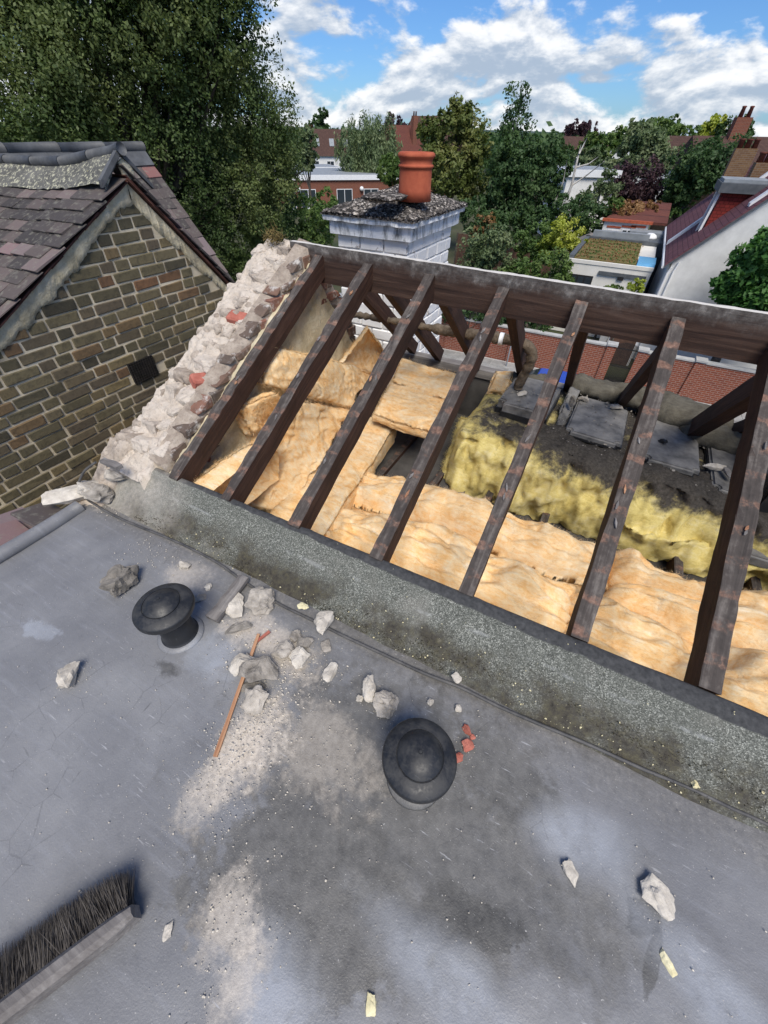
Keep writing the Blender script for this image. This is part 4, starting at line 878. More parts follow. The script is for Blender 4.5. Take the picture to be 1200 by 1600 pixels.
# ================================================================== CHIMNEY
def chimney():
    x0, x1, y0, y1 = -2.30, -1.63, 3.5, 4.53; zt = .915
    t = thing('chimney', 'white painted brick chimney with mossy cap and red clay pot', 'chimney', ((x0+x1)/2, (y0+y1)/2, -2))
    MB().box(x0+.02, x1-.02, y0+.02, y1-.02, -6, zt).build('mortar_core', M['white'], t)
    H = .104
    fm = [brick_mesh('brick', .218, .08, H-.007, M['white'], s, .009, .003) for s in range(3)]
    z = zt-H/2; c = 0
    while z > -.9:
        for face in (0, 1):
            L_ = (x1-x0) if face == 0 else (y1-y0); p = 0 if c % 2 == face else -.115
            while p < L_-.01:
                a = max(p, 0); b = min(p+.222, L_); ln = b-a-.005
                if ln > .03:
                    me = fm[random.randrange(3)]; j = random.uniform(-.003, .004)
                    if face == 0: inst('brick', me, t, (x0+(a+b)/2, y0+.038+j, z), (0, random.uniform(-.012, .012), 0), (ln/.218, 1, 1))
                    else: inst('brick', me, t, (x1-.038+j, y0+(a+b)/2, z), (0, 0, math.pi/2), (ln/.218, 1, 1))
                p += .225
        z -= H; c += 1
    def slab(name, o, za, zb, mat, amp=.006, seed=1, n=40):
        # rough band round the stack
        xs = [x0-o, x1+o, x1+o, x0-o]; ys = [y0-o, y0-o, y1+o, y1+o]; v = []; cs = [V3((a, b, 0)) for a, b in zip(xs, ys)]
        ring = []
        for i in range(4): ring += [cs[i]*(1-k/n)+cs[(i+1) % 4]*k/n for k in range(n)]
        ring = np.array(ring); K = len(ring); rows = 5; v = np.zeros((rows, K, 3))
        for r_ in range(rows): v[r_] = ring; v[r_, :, 2] = za+(zb-za)*r_/(rows-1)
        cen = np.array([(x0+x1)/2, (y0+y1)/2, 0]); out = v-cen; out[..., 2] = 0; out /= np.linalg.norm(out, axis=-1)[..., None]
        nz = fbm(v*[16, 16, 24]+seed, 3, seed)[..., None]; v += out*nz*amp*.6; v[-1, :, 2] += .3*amp*fbm(v[-1]*12, 2, seed+3); v[0, :, 2] += .3*amp*fbm(v[0]*12, 2, seed+4)
        f = [(r_*K+k, r_*K+(k+1) % K, (r_+1)*K+(k+1) % K, (r_+1)*K+k) for r_ in range(rows-1) for k in range(K)]
        f.append(tuple(reversed(range(K)))); f.append(tuple(range((rows-1)*K, rows*K)))
        return mo(name, v.reshape(-1, 3), f, mat, t)
    slab('corbel_course', .045, zt, zt+.095, M['soot'], .005, 3)
    slab('cap_slab', .085, zt+.098, zt+.145, M['soot'], .012, 5)
    # sloping flaunching with pebbly broken mortar
    n = 90; X, Y = np.meshgrid(np.linspace(x0-.10, x1+.10, n), np.linspace(y0-.10, y1+.10, n), indexing='ij')
    d = np.minimum(np.minimum(X-x0+.10, x1+.10-X)/.42, np.minimum(Y-y0+.10, y1+.10-Y)/.55); d = np.clip(d, 0, 1)
    Z = zt+.150 + .155*d; P = np.stack([X, Y, Z], -1); Z = Z + .010*fbm(P*26, 4, 7, .65) + .008*np.abs(fbm(P*60, 2, 9))
    X = X+.012*fbm(P*14, 2, 10)*(d < .08); Y = Y+.012*fbm(P*14+4, 2, 11)*(d < .08)
    v = np.stack([X, Y, Z], -1).reshape(-1, 3)
    idx = np.arange(n*n).reshape(n, n); lp = np.concatenate([idx[:, 0], idx[-1, 1:], idx[-2::-1, -1], idx[0, -2:0:-1]])
    sk = v[lp].copy(); sk[:, 2] = zt+.135; k = len(lp); si = n*n+np.arange(k)
    f = np.concatenate([grid_faces(n, n), np.stack([lp, si, np.roll(si, -1), np.roll(lp, -1)], -1)[:, ::-1]])
    mo('flaunching', np.concatenate([v, sk]), f, M['crown'], t)
    mb = MB(); pc = at_z(602, 302, zt+.30); pc[2] = zt+.26
    rm = rock_mesh('old_pot_base', .38, .38, .065, M['crown'], 15, 40, 2, .08); inst('old_pot_base', rm, t, (pc[0], pc[1], zt+.245))
    pb = at_z(648, 296, zt+.31)
    pot = thing('chimney_pot', 'red terracotta chimney pot standing on the mossy cap', 'chimney pot', (pb[0], pb[1], zt+.25)) if False else None
    s = 1.0; R0 = np.linalg.norm(at_z(674, 296, zt+.31)-at_z(622, 296, zt+.31))/2
    hh = (at_y(648, 237, pb[1])[2]-pb[2])
    r_ = R0*.94; z0 = pb[2]-.07
    prof = [(r_*1.06, 0), (r_*1.0, .07), (r_*.98, .07+hh*.5), (r_*.97, .07+hh*.58), (r_*1.05, .07+hh*.60), (r_*1.07, .07+hh*.64), (r_*1.04, .07+hh*.67), (r_*.96, .07+hh*.70), (r_*1.0, .07+hh*.83), (r_*1.10, .07+hh*.87), (r_*1.12, .07+hh*.91), (r_*1.08, .07+hh*.97), (r_*.98, .07+hh), (r_*.80, .07+hh*.985), (r_*.76, .07+hh*.6), (r_*.76, 0)]
    MB().lathe((pb[0], pb[1], z0), prof, 40).build('chimney_pot', M['terracotta'], t, True)
chimney()

# ================================================================== NEIGHBOUR HOUSE
GX = -3.3
def neighbour():
    ap = (2.345, 1.275); sl, sr = .526, 1.15
    def vz(y): return ap[1]-sl*(ap[0]-y) if y < ap[0] else ap[1]-sr*(y-ap[0])
    t = thing('neighbour_house', 'dark stock brick gable with clay tiled roof and grey ridge tiles', 'house', (GX, 2.3, -6))
    yl, yr = -1.6, 3.6
    prof = [(yl, -6), (yr, -6), (yr, vz(yr)), ap, (yl, vz(yl))]
    k = len(prof); v = [(GX-.001, y, z-.01) for y, z in prof]+[(GX-.30, y, z-.01) for y, z in prof]
    f = [tuple(range(k)), tuple(reversed(range(k, 2*k)))]+[(i, i+k, (i+1) % k+k, (i+1) % k) for i in range(k)]
    mo('mortar_wall', v, f, M['wallmortar'], t)
    bm_ = [brick_mesh('brick', .215, .06, .0645, M['brick'], s, .0045, .004) for s in range(5)]
    # bricks where the photograph shows them; further down they are too far hidden to see
    z = 1.275-.075; c = 0; cnt = 0; rest = MB()
    tmpl = [([tuple(q.co) for q in me.vertices], [tuple(p.vertices) for p in me.polygons]) for me in bm_]
    cands = []
    while z > -1.3:
        y = yl + (.055 if c % 2 else -.107) + random.uniform(-.015, .015); hd = c % 2
        while y < yr:
            L_ = .104 if hd else .215; hd = (not hd) if random.random() < .86 else hd; L_ += random.uniform(-.006, .006); yc = y+L_/2
            if max(vz(y+.02), vz(y+L_-.02)) > z+.0 and min(vz(y+.03), vz(y+L_-.03)) > z-.005: cands.append((yc, z, L_))
            y += L_+.0135
        z -= .0775; c += 1
    def vis(yc, zc):
        P = V3((GX, yc, zc))-CAM; D = P@fw; px = 600+F_PX*(P@rt)/D; py = 800-F_PX*(P@up)/D
        return px > -15 and py < 800-.0*px and not (yc > 1.0 and zc < .514*(yc-.9)+.0 -1.2)
    gp = [(at_x(204, 552, GX)[1], at_x(204, 552, GX)[2]), (at_x(240, 600, GX)[1], at_x(240, 600, GX)[2])]
    gy, gz = (gp[0][0]+gp[1][0])/2, (gp[0][1]+gp[1][1])/2
    cands = [q for q in cands if not (abs(q[0]-gy) < .10+q[2]*.25 and abs(q[1]-gz) < .075)]
    vb = [q for q in cands if vis(q[0], q[1])]; vb = sorted(vb, key=lambda q: -q[1])
    lowb = set(vb[300:]); 
    for q in cands:
        yc, zc, L_ = q; i = random.randrange(5); j = random.uniform(-.004, .005)
        if vis(yc, zc) and q not in lowb:
            inst('brick', bm_[i], t, (GX-.0225+j, yc, zc+random.uniform(-.003, .003)), (random.uniform(-.02, .02), 0, math.pi/2), ((L_-.002)/.215, 1, 1))
        else:
            pv = [(GX-.024+j-p[1], yc+p[0]*(L_/.215), zc+p[2]) for p in tmpl[i][0]]; rest.add(pv, tmpl[i][1])
    if rest.v: kind(rest.build('lower_brickwork', M['brick'], t), 'stuff')
    # air brick grille
    g = MB(); w, h = .225, .16
    MB().box(GX-.05, GX+.010, gy-w/2, gy+w/2, gz-h/2, gz+h/2).build('grille_recess', M['plastic'], t)
    for i in range(11): g.box(GX+.010, GX+.020, gy-w/2+i*w/10-.0035, gy-w/2+i*w/10+.0035, gz-h/2, gz+h/2)
    for i in range(9): g.box(GX+.009, GX+.017, gy-w/2, gy+w/2, gz-h/2+i*h/8-.003, gz-h/2+i*h/8+.003)
    g.build('air_grille', M['iron'], t)
    # mortar pointing under the verge (both sides)
    for side in (0, 1):
        n = 260; ys = np.linspace(yl, ap[0], n) if side == 0 else np.linspace(ap[0], yr, n); v = []
        for i, y in enumerate(ys):
            zt = vz(y)-.005; dd = (.125 if side == 0 else .12) + .030*float(fbm(np.array([y*9, side*5, 2.]), 5, 31, .6)); 
            f_ = lambda k_: float(fbm(np.array([y*26, k_*3.1+side*9, 1.]), 4, 71, .65)); v += [(GX+.022, y, zt), (GX+.022+.010*f_(1), y, zt-dd*.3), (GX+.020+.012*f_(2), y, zt-dd*.6), (GX+.014+.010*f_(3), y, zt-dd*.88), (GX-.014, y, zt-dd)]
        mo('verge_pointing', v, grid_faces(n, 5)[:, ::-1] if side == 0 else grid_faces(n, 5), M['mortar_y'], t)
    # tiles on the slope facing us
    tms = [brick_mesh('roof_tile', .168, .26, .013, M['tile'], s, .003, .004) for s in range(4)]
    a = math.atan(sl); ca, sa = math.cos(a), math.sin(a); gauge = .112
    def sag(x): return -.045*(1-math.exp(-((-x-3.3)/.55)**2))*1.0
    for r_ in range(15):
        dn = .16+r_*gauge
        for c in range(19):
            x = GX+.065-.168/2-c*.171-(.085 if r_ % 2 else 0)
            if x < -6.4: continue
            y = ap[0]-dn*ca; z = ap[1]-dn*sa+.045+sag(x)
            inst('roof_tile', tms[random.randrange(4)], t, (x, y, z+random.uniform(-.003, .004)), (a-.10+random.uniform(-.02, .015), random.uniform(-.02, .02), random.uniform(-.02, .02)))
    v = [(-7.5, ap[0], ap[1]+.0), (GX-.02, ap[0], ap[1]), (GX-.02, yl, vz(yl)), (-7.5, yl, vz(yl))]
    mo('roof_underlay', [(p[0], p[1], p[2]-.03) for p in v]+[(p[0], p[1], p[2]-.06) for p in v], BOXF, M['tile'], t)
    # undercloak slips along both verges
    sm = brick_mesh('verge_slip', .17, .12, .009, M['slip'], 4, .002, .004)
    for i in range(13):
        dn = .04+i*.118; inst('verge_slip', sm, t, (GX-.035, ap[0]-dn*ca, ap[1]-dn*sa+.010), (a, random.uniform(-.05, .05), math.pi/2*0+.02))
        inst('verge_slip', sm, t, (GX-.045, ap[0]-dn*ca-.03, ap[1]-dn*sa-.012), (a, random.uniform(-.05, .05), .03))
    b = math.atan(sr); cb, sb = math.cos(b), math.sin(b)
    for i in range(11):
        dn = .05+i*.105
        for o_ in (0, .02): inst('verge_slip', sm, t, (GX-.035+o_*.3, ap[0]+dn*cb, ap[1]-dn*sb+.030-o_), (-b, random.uniform(-.05, .05), 0))
        inst('verge_tile', tms[i % 4], t, (GX-.02, ap[0]+dn*cb+.02, ap[1]-dn*sb+.055), (-b+.06, random.uniform(-.03, .03), 0), (1, .8, 1))
    # lichened mortar skirt under the ridge and half-round ridge tiles
    n, k = 70, 14; v = np.zeros((n, k, 3)); xs = np.linspace(GX+.03, -6.4, n)
    for i, x in enumerate(xs):
        e = .055*math.exp(-((GX-x)/.30)**2)
        for j in range(k):
            u = j/(k-1); v[i, j] = (x, ap[0]-u*.20*ca, ap[1]+.10+e+sag(x)-u*(.20*sa+.035+e*.6))
    v[..., 2] += .006*fbm(v*18, 3, 12); sk = v[:1].copy(); sk[..., 2] -= .03; v = np.concatenate([sk, v], 0)
    mo('ridge_skirt', v.reshape(-1, 3), grid_faces(n+1, k), M['lichen'], t, True)
    x = GX+.06
    for i in range(9):
        L_ = .36; xa, xb = x, x-L_; za = ap[1]+.115+.06*math.exp(-((GX-xa)/.30)**2)+sag(xa); zb = ap[1]+.115+.06*math.exp(-((GX-xb)/.30)**2)+sag(xb)
        mb = MB(); mb.tube([(xa, ap[0]+.02, za), (xa*.67+xb*.33, ap[0]+.02, za*.67+zb*.33-.006*(i == 0)), (xb, ap[0]+.02, zb)], [.036, .034, .034], 14); mb.build('ridge_tile', M['lead'], t, True); x -= L_+.004
    # bedding mortar and two edge tiles under the end of the ridge
    e0 = rock_mesh('ridge_bedding', .05, .14, .15, M['mortar_y'], 44, 24, 2, .1); inst('ridge_bedding', e0, t, (GX+.012, ap[0]+.04, ap[1]+.0))
    MB().hexa([(GX+.02, ap[0]-.20, ap[1]-.02), (GX+.05, ap[0]-.20, ap[1]-.02), (GX+.05, ap[0]+.0, ap[1]+.14), (GX+.02, ap[0]+.0, ap[1]+.14)], [(GX+.02, ap[0]-.20, ap[1]+.02), (GX+.05, ap[0]-.20, ap[1]+.02), (GX+.05, ap[0], ap[1]+.175), (GX+.02, ap[0], ap[1]+.175)]).build('ridge_end_strip', M['lead'], t)
    MB().hexa([(GX+.02, ap[0]+.02, ap[1]+.13), (GX+.045, ap[0]+.02, ap[1]+.13), (GX+.045, ap[0]+.19, ap[1]-.05), (GX+.02, ap[0]+.19, ap[1]-.05)], [(GX+.02, ap[0]+.02, ap[1]+.165), (GX+.045, ap[0]+.02, ap[1]+.165), (GX+.045, ap[0]+.19, ap[1]-.02), (GX+.02, ap[0]+.19, ap[1]-.02)]).build('ridge_end_strip', M['lead'], t)
neighbour()
def back_roof():
    # tiled slope behind, falling towards us from a ridge that runs away to the right
    A = at_x(225, 240, -5.0); B = at_y(366, 442, A[1]); s = (A[2]-B[2])/(B[0]-A[0]); a = math.atan(s); ca, sa = math.cos(a), math.sin(a)
    t = thing('back_tiled_roof', 'dark clay tiled roof slope behind the brick gable, below the big tree', 'roof', (A[0], A[1], B[2]-.5))
    tms = [brick_mesh('roof_tile', .168, .27, .013, M['tile'], 20+q, .003, .004) for q in range(4)]
    g = .108
    for r_ in range(17):
        dn = .14+r_*g
        for c in range(16):
            y = A[1]-.085-c*.171-(.085 if r_ % 2 else 0)
            o = inst('roof_tile', tms[random.randrange(4)], t, (A[0]+dn*ca, y, A[2]-dn*sa+.02), (0, 0, 0)); 
            o.rotation_euler = (Matrix.Rotation(random.uniform(-.02, .02), 3, 'Z')@Matrix.Rotation(a-.05, 3, 'Y')@Matrix.Rotation(math.pi/2, 3, 'Z')).to_euler()
    y0 = A[1]-3.2; ex = A[0]+2.2*ca; ez = A[2]-2.2*sa
    v = [(A[0], y0, A[2]-.02), (ex, y0, ez-.02), (ex, A[1], ez-.02), (A[0], A[1], A[2]-.02)]
    MB().hexa([(p[0], p[1], p[2]-.06) for p in v], v).build('roof_deck', M['tile'], t)
    MB().hexa([(A[0]-3, y0, -6), (ex-.1, y0, -6), (ex-.1, A[1]-.1, -6), (A[0]-3, A[1]-.1, -6)], [(A[0]-3, y0, ez-.1), (ex-.1, y0, ez-.1), (ex-.1, A[1]-.1, ez-.1), (A[0]-3, A[1]-.1, ez-.1)]).build('house_body', M['stockfar'], t)
    n = 40; vv = np.zeros((n, 6, 3)); ys = np.linspace(A[1]-.0, A[1]-3.2, n)
    for i, y in enumerate(ys):
        for j in range(6): u = j/5; vv[i, j] = (A[0]+.01+u*.17*ca, y, A[2]+.06-u*(.17*sa+.01)+.006*math.sin(y*3))
    mo('ridge_skirt', vv.reshape(-1, 3), grid_faces(n, 6)[:, ::-1], M['lead'], t, True)
    for i in range(7):
        ya = A[1]+.01-i*.46; MB().tube([(A[0], ya, A[2]+.055), (A[0], ya-.455, A[2]+.055-.006)], .045, 12).build('ridge_tile', M['lead'], t, True)
back_roof()

# ================================================================== ON THE FLAT ROOF
def cable():
    rg = np.random.default_rng(9); pts = [at_r(150, 722, .20), at_r(133, 735, .16), at_r(124, 752, .10), at_r(124, 766, .04), at_r(132, 777, .012)]
    for px, py in ((150, 790), (180, 806), (215, 822), (260, 840), (300, 858), (340, 880), (375, 905), (405, 925), (440, 945), (480, 965), (540, 995), (600, 1022), (660, 1050), (720, 1075), (780, 1105), (850, 1135), (920, 1163), (1000, 1200), (1080, 1232), (1140, 1262), (1200, 1288)):
        p = at_r(px, py, .010); pts.append(p+[0, rg.uniform(-.002, .002), 0])
    pts.append(pts[-1]+[.3, .0, 0]); pts.append(pts[-1]+[.5, .01, 0])
    out = []
    for i in range(len(pts)-1):
        p0, p1, p2, p3 = pts[max(i-1, 0)], pts[i], pts[i+1], pts[min(i+2, len(pts)-1)]
        for k in range(5):
            t = k/5; out.append(.5*((2*p1)+(-p0+p2)*t+(2*p0-5*p1+4*p2-p3)*t*t+(-p0+3*p1-3*p2+p3)*t**3))
    tag(MB().tube(out, .0058, 8).build('grey_cable', M['cable'], None, True), 'thin dark cable running along the foot of the felt kerb', 'cable')
cable()
def vent(lbl, px, py):
    c = at_r(px, py, 0); c[2] = FZ
    t = thing('roof_vent', lbl, 'roof vent', c, 'black mushroom roof vents')
    MB().lathe(c, [(0.0763, 0), (0.0744, .008), (0.0651, .014), (0.0618, .03), (0.0595, .05), (0.0591, .165), (0.0512, .172)], 40).build('pipe', M['rubber'], t, True)
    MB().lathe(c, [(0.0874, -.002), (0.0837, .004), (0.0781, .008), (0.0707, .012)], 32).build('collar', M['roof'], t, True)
    MB().lathe(c+[0, 0, .012], [(0.0558, .150), (0.0837, .147), (0.0972, .152), (0.1009, .156), (0.1023, .160), (0.1023, .174), (0.1009, .178), (0.0977, .182), (0.0837, .190), (0.0660, .1975), (0.0646, .1975), (0.0637, .1955), (0.0623, .1955), (0.0614, .199), (0.0512, .209), (0.0372, .217), (0.0223, .2225), (0.0112, .2245), (0.0060, .225), (0.0047, .228), (0.0000, .2285)], 56).build('cap', M['rubber'], t, True).data.set_sharp_from_angle(angle=R(28))
vent('black mushroom vent at the left, beside the round lump', 283, 990)
vent('black mushroom vent in the middle, beside the red fragments', 648, 1212)
FR = []
def frag(name, lbl, px, py, w, h, mat, seed, rot=0., tall=.55, z=0., cat='rubble', n=20, sub=4, rough=.12, tilt=(0, 0)):
    """a loose piece at a spot of the roof; w, h: its width and depth in the photo, turned into metres by its distance"""
    c = at_r(px, py, z); k = abs((c-CAM)@fw)/F_PX; sx, sy = w*k*1.18, h*k*1.45; sz = min(sx, sy)*tall
    o = bpy.data.objects.new(name, rock_mesh(name, sx, sy, sz, M[mat], seed, n, sub, rough)); c = c.copy(); c[2] = FZ+z-.002
    # toward the viewer's right
    link(o, name, c); o.rotation_euler = (tilt[0], tilt[1], R(rot)+YAW); return tag(o, lbl, cat, 'loose rubble on the flat roof')
for a in (
    ('mortar_lump', 'round brown grey mortar lump beside the left vent', 195, 916, 44, 40, 'stone_g', 301, 10, .8),
    ('mortar_lump', 'small pale mortar lump alone at the far left of the flat roof', 114, 1062, 34, 28, 'stone_w', 302, 40, .7),
    ('mortar_flake', 'small flat pale flake against the kerb above the left vent', 290, 884, 22, 12, 'stone_w', 303, 0, .5),
    ('mortar_fragment', 'pale flat fragment leaning on the grey plank end', 369, 948, 30, 40, 'stone_w', 304, 25, .45),
    ('mortar_fragment', 'grey angular fragment at the kerb right of the plank end', 411, 944, 40, 34, 'stone', 305, -20, .7),
    ('wood_chip', 'dark grey wood chip lying below the grey plank end', 372, 984, 42, 13, 'stone_g', 306, 15, .6),
    ('mortar_fragment', 'pale five sided fragment lying up on the mossy kerb', 508, 976, 34, 30, 'stone_w', 307, 10, .45, .035),
    ('mortar_fragment', 'pale wedge fragment above the lath, nearest the kerb', 470, 1030, 32, 24, 'stone_w', 308, 30, .6),
    ('mortar_slab', 'largest grey curved slab lying across the lath', 410, 1053, 62, 34, 'stone', 309, 20, .65),
    ('mortar_slab', 'pale slab half hidden under the largest grey slab at its left', 380, 1043, 40, 26, 'stone_w', 310, 10, .6),
    ('mortar_flake', 'thin oval flake below the largest grey slab', 394, 1074, 40, 12, 'stone_g', 311, 5, .5),
    ('mortar_lump', 'rough pale lump just above the sandy dust patch', 402, 1097, 34, 32, 'stone', 312, 70, .8),
    ('mortar_fragment', 'small tooth shaped fragment between the lath and the middle vent', 516, 1051, 20, 26, 'stone_w', 313, -20, .6),
    ('mortar_fragment', 'upper one of the paired pale fragments by the middle vent', 577, 1080, 30, 30, 'stone_w', 314, 30, .7),
    ('mortar_fragment', 'lower one of the paired pale fragments touching the middle vent', 603, 1105, 38, 28, 'stone', 315, 0, .7),
    ('mortar_crumb', 'small crumb left of the paired fragments', 562, 1093, 11, 9, 'stone_w', 316, 0, .7),
    ('mortar_fragment', 'small grey fragment at the top of the rubble heap', 463, 997, 18, 16, 'stone', 317, 0, .6),
    ('mortar_fragment', 'grey split fragment in the rubble heap', 477, 1008, 28, 14, 'stone_g', 318, 0, .7),
    ('mortar_fragment', 'small square fragment right of the rubble heap', 510, 1010, 16, 18, 'stone', 319, 20, .5),
    ('mortar_fragment', 'sandy lump between the rubble heap and the largest slab', 445, 1020, 30, 22, 'stone', 320, 50, .6),
    ('mortar_fragment', 'white triangular fragment with a damp stain below it, at lower right', 1026, 1402, 50, 34, 'stone_w', 321, -40, .45),
    ('mortar_fragment', 'small pale oval fragment in the bluish paint right of middle', 892, 1364, 20, 26, 'stone_w', 322, 20, .4),  # the bluish area here is sky reflection painted into the coating colour
    ('foam_crumb', 'long yellow foam crumb below the white triangular fragment', 1043, 1506, 12, 30, 'foam', 323, 20, .6),
    ('foam_crumb', 'yellow foam crumb at the bottom edge of the roof', 580, 1572, 16, 24, 'foam', 324, 0, .6),
    ('mortar_crumb', 'blurred pale crumb right of the broom', 265, 1455, 14, 20, 'stone_w', 325, 0, .5),
    ('mortar_flake', 'thin pale chip on the mossy kerb right of the middle vent', 713, 1060, 14, 14, 'stone_w', 326, 30, .4, .03),
    ('foam_crumb', 'yellow foam scrap on the moss left of the five sided fragment', 474, 950, 18, 10, 'foam', 327, 0, .6, .04),
    ('foam_crumb', 'yellow foam crumb on the kerb foot near the right edge', 1083, 1224, 15, 13, 'foam', 328, 0, .7, .01),
    ('foam_crumb', 'long yellow foam crumb at the cable near the right edge', 1128, 1234, 14, 15, 'foam', 329, 40, .6, .01),
    ('mortar_crumb', 'pale crumb just right of the middle vent top', 672, 1098, 11, 10, 'stone_w', 330, 0, .7),
    ('mortar_crumb', 'pale crumb above the red fragments', 716, 1108, 10, 9, 'stone_w', 331, 0, .7),
    ('clay_fragment', 'uppermost red clay fragment right of the middle vent', 728, 1142, 14, 14, 'redclay', 332, 0, .5),
    ('clay_fragment', 'largest red clay fragment right of the middle vent', 730, 1166, 20, 14, 'redclay', 333, 20, .5),
    ('clay_fragment', 'lowest red clay fragment right of the middle vent', 715, 1185, 16, 12, 'redclay', 334, 50, .5),
    ('clay_fragment', 'tiny red clay chip at the right of the red fragments', 738, 1152, 9, 8, 'redclay', 335, 0, .5),
    ('mortar_lump', 'sandy mortar lump on the flat roof corner by the cable end', 148, 772, 34, 30, 'stone_w', 336, 30, .7, .02),
    ('mortar_crumb', 'small pale crumb between the left vent and the plank end', 326, 918, 10, 10, 'stone_w', 337, 0, .7),
    ('mortar_fragment', 'broken slate sliver touching the right side of the left vent', 312, 936, 22, 10, 'stone_g', 338, 30, .5),
    ): frag(*a[:8], *a[8:])
def sticks():
    A, B = at_r(404, 990, .02), at_r(336, 1182, .006)
    o = timber('lath', A, B, .012, .008, M['raw'], None, 201, seg=40, rough=.001, side=(1, .3, 0)); tag(o, 'long splintered wooden lath lying across the dust under the largest slab', 'lath')
    A, B = at_r(398, 1004, .014), at_r(421, 986, .018)
    o = timber('red_splinter', A, B, .011, .006, M['redclay'], None, 202, seg=12, rough=.001, side=(1, .3, 0)); tag(o, 'short red wood splinter beside the top end of the lath', 'splinter')
    A, B = at_r(330, 966, .03), at_r(381, 900, .045)
    o = timber('grey_plank', A, B, .050, .022, M['greywood'], None, 203, seg=24, rough=.005, side=(1, .3, 0)); tag(o, 'weathered grey plank end between the left vent and the kerb', 'plank')
    A, B = at_r(158, 716, .24), at_r(185, 728, .25)
    o = timber('grey_batten', A, B, .03, .02, M['greywood'], None, 204, seg=12, rough=.004, side=(0, 1, 0)); tag(o, 'short grey batten on the mortar at the low end of the broken wall', 'batten')
sticks()
def crumbs():
    rg = np.random.default_rng(17); me = [rock_mesh('c', 1, 1, 1, None, 50+q, 10, 0) for q in range(4)]
    tp = [(np.array([v.co for v in m_.vertices])-[0, 0, .3], np.array([tuple(p.vertices) for p in m_.polygons])) for m_ in me]
    for m_ in me: bpy.data.meshes.remove(m_)
    def scatter(name, lbl, mat, pts):
        V = []; F = []; off = 0
        for (x, y, z, s) in pts:
            cv, cf = tp[rg.integers(4)]; a = rg.uniform(0, 6.28); ca, sa = math.cos(a), math.sin(a); q = cv*[s, s*rg.uniform(.45, 1), s*rg.uniform(.35, .7)]
            V.append(np.stack([q[:, 0]*ca-q[:, 1]*sa, q[:, 0]*sa+q[:, 1]*ca, q[:, 2]], 1)+[x, y, z]); F.append(cf+off); off += len(cv)
        kind(tag(mo(name, np.concatenate(V), np.concatenate(F), mat), lbl, 'rubble'), 'stuff')
    pts = []
    def cl(px, py, rx, ry, n, s0, s1, z=0.003):
        c = at_r(px, py, 0)
        for i in range(n):
            d = rg.normal(size=2)*.6; p = c[:2]+d*[rx, ry]
            if p[1] < .68: pts.append((*p, FZ+z, s0+(s1-s0)*rg.random()**3))
    cl(400, 1130, .10, .17, 1100, .0018, .010); cl(420, 1020, .22, .10, 420, .002, .014); cl(330, 1240, .16, .12, 330, .002, .008); cl(370, 1450, .13, .16, 300, .002, .009)
    cl(250, 870, .22, .08, 200, .002, .010); cl(480, 1180, .30, .16, 260, .002, .008); cl(170, 790, .15, .06, 200, .003, .014)
    for (gx, gy) in ((370, 945), (411, 944), (470, 1030), (410, 1053), (402, 1097), (577, 1080), (603, 1105), (477, 1008), (516, 1051), (195, 916), (114, 1062), (1026, 1402), (730, 1166)): cl(gx, gy, .05, .05, 70, .0015, .006)
    for i in range(1600):
        p = (rg.uniform(-1.7, 1.3), rg.uniform(-.6, .66)); pts.append((*p, FZ+.003, .0016+.006*rg.random()**5))
    scatter('mortar_crumbs', 'countless tiny pale mortar crumbs and dust scattered over the flat roof', M['crumb'], pts)
    pts = []
    for i in range(520):      # bits caught in the moss of the kerb foot
        x = rg.uniform(-1.5, 1.4); y = .675+.12*rg.random()**1.5; z = FZ+np.interp(y, [.668, .702, .728, .755, .806], [0, .010, .024, .044, .084]); pts.append((x, y, z+.002, .002+.010*rg.random()**4))
    for i in range(60):
        x = rg.uniform(-1.5, 1.4); y = rg.uniform(.80, .92); z = FZ+np.interp(y, [.782, .828, .865, .892, .93], [.066, .097, .128, .155, .162]); pts.append((x, y, z+.003, .002+.006*rg.random()**3))
    scatter('kerb_crumbs', 'tiny pale foam and mortar crumbs caught in the moss on the kerb', M['foam'], pts)
crumbs()
def kerb_moss():
    rg = np.random.default_rng(23); n = 5200; V = np.zeros((n, 3, 3))
    x = rg.uniform(-1.75, 1.4, n); y = .682+.085*rg.random(n)**1.4; keep = fbm(np.stack([x*6, y*20, 0*x], -1), 3, 5) > -.12
    y = y+.014*(x+.2)*(y-.67)/.24; z = FZ+np.interp(y, [.668, .702, .728, .755, .782, .806], [0, .010, .024, .044, .066, .084])
    P = np.stack([x, y, z], -1)[keep]; k = len(P); d = rg.normal(size=(k, 3))*.004+[0, -.003, .006]; s = rg.normal(size=(k, 3)); s = s/np.linalg.norm(s, axis=1)[:, None]*.0016
    V = np.stack([P-s, P+s, P+d], 1).reshape(-1, 3)
    t = NT('kerb_moss'); v = t.pos(); mat = t.done(t.ramp(t.noise(v, 30, 5, .7), [(.3, (.020, .018, .012)), (.6, (.055, .048, .024)), (.8, (.11, .085, .04))]), 1., None, .05)
    kind(tag(mo('kerb_moss', V, np.arange(3*k).reshape(-1, 3), mat), 'dark green moss growing along the foot of the felt kerb', 'moss'), 'stuff')
kerb_moss()
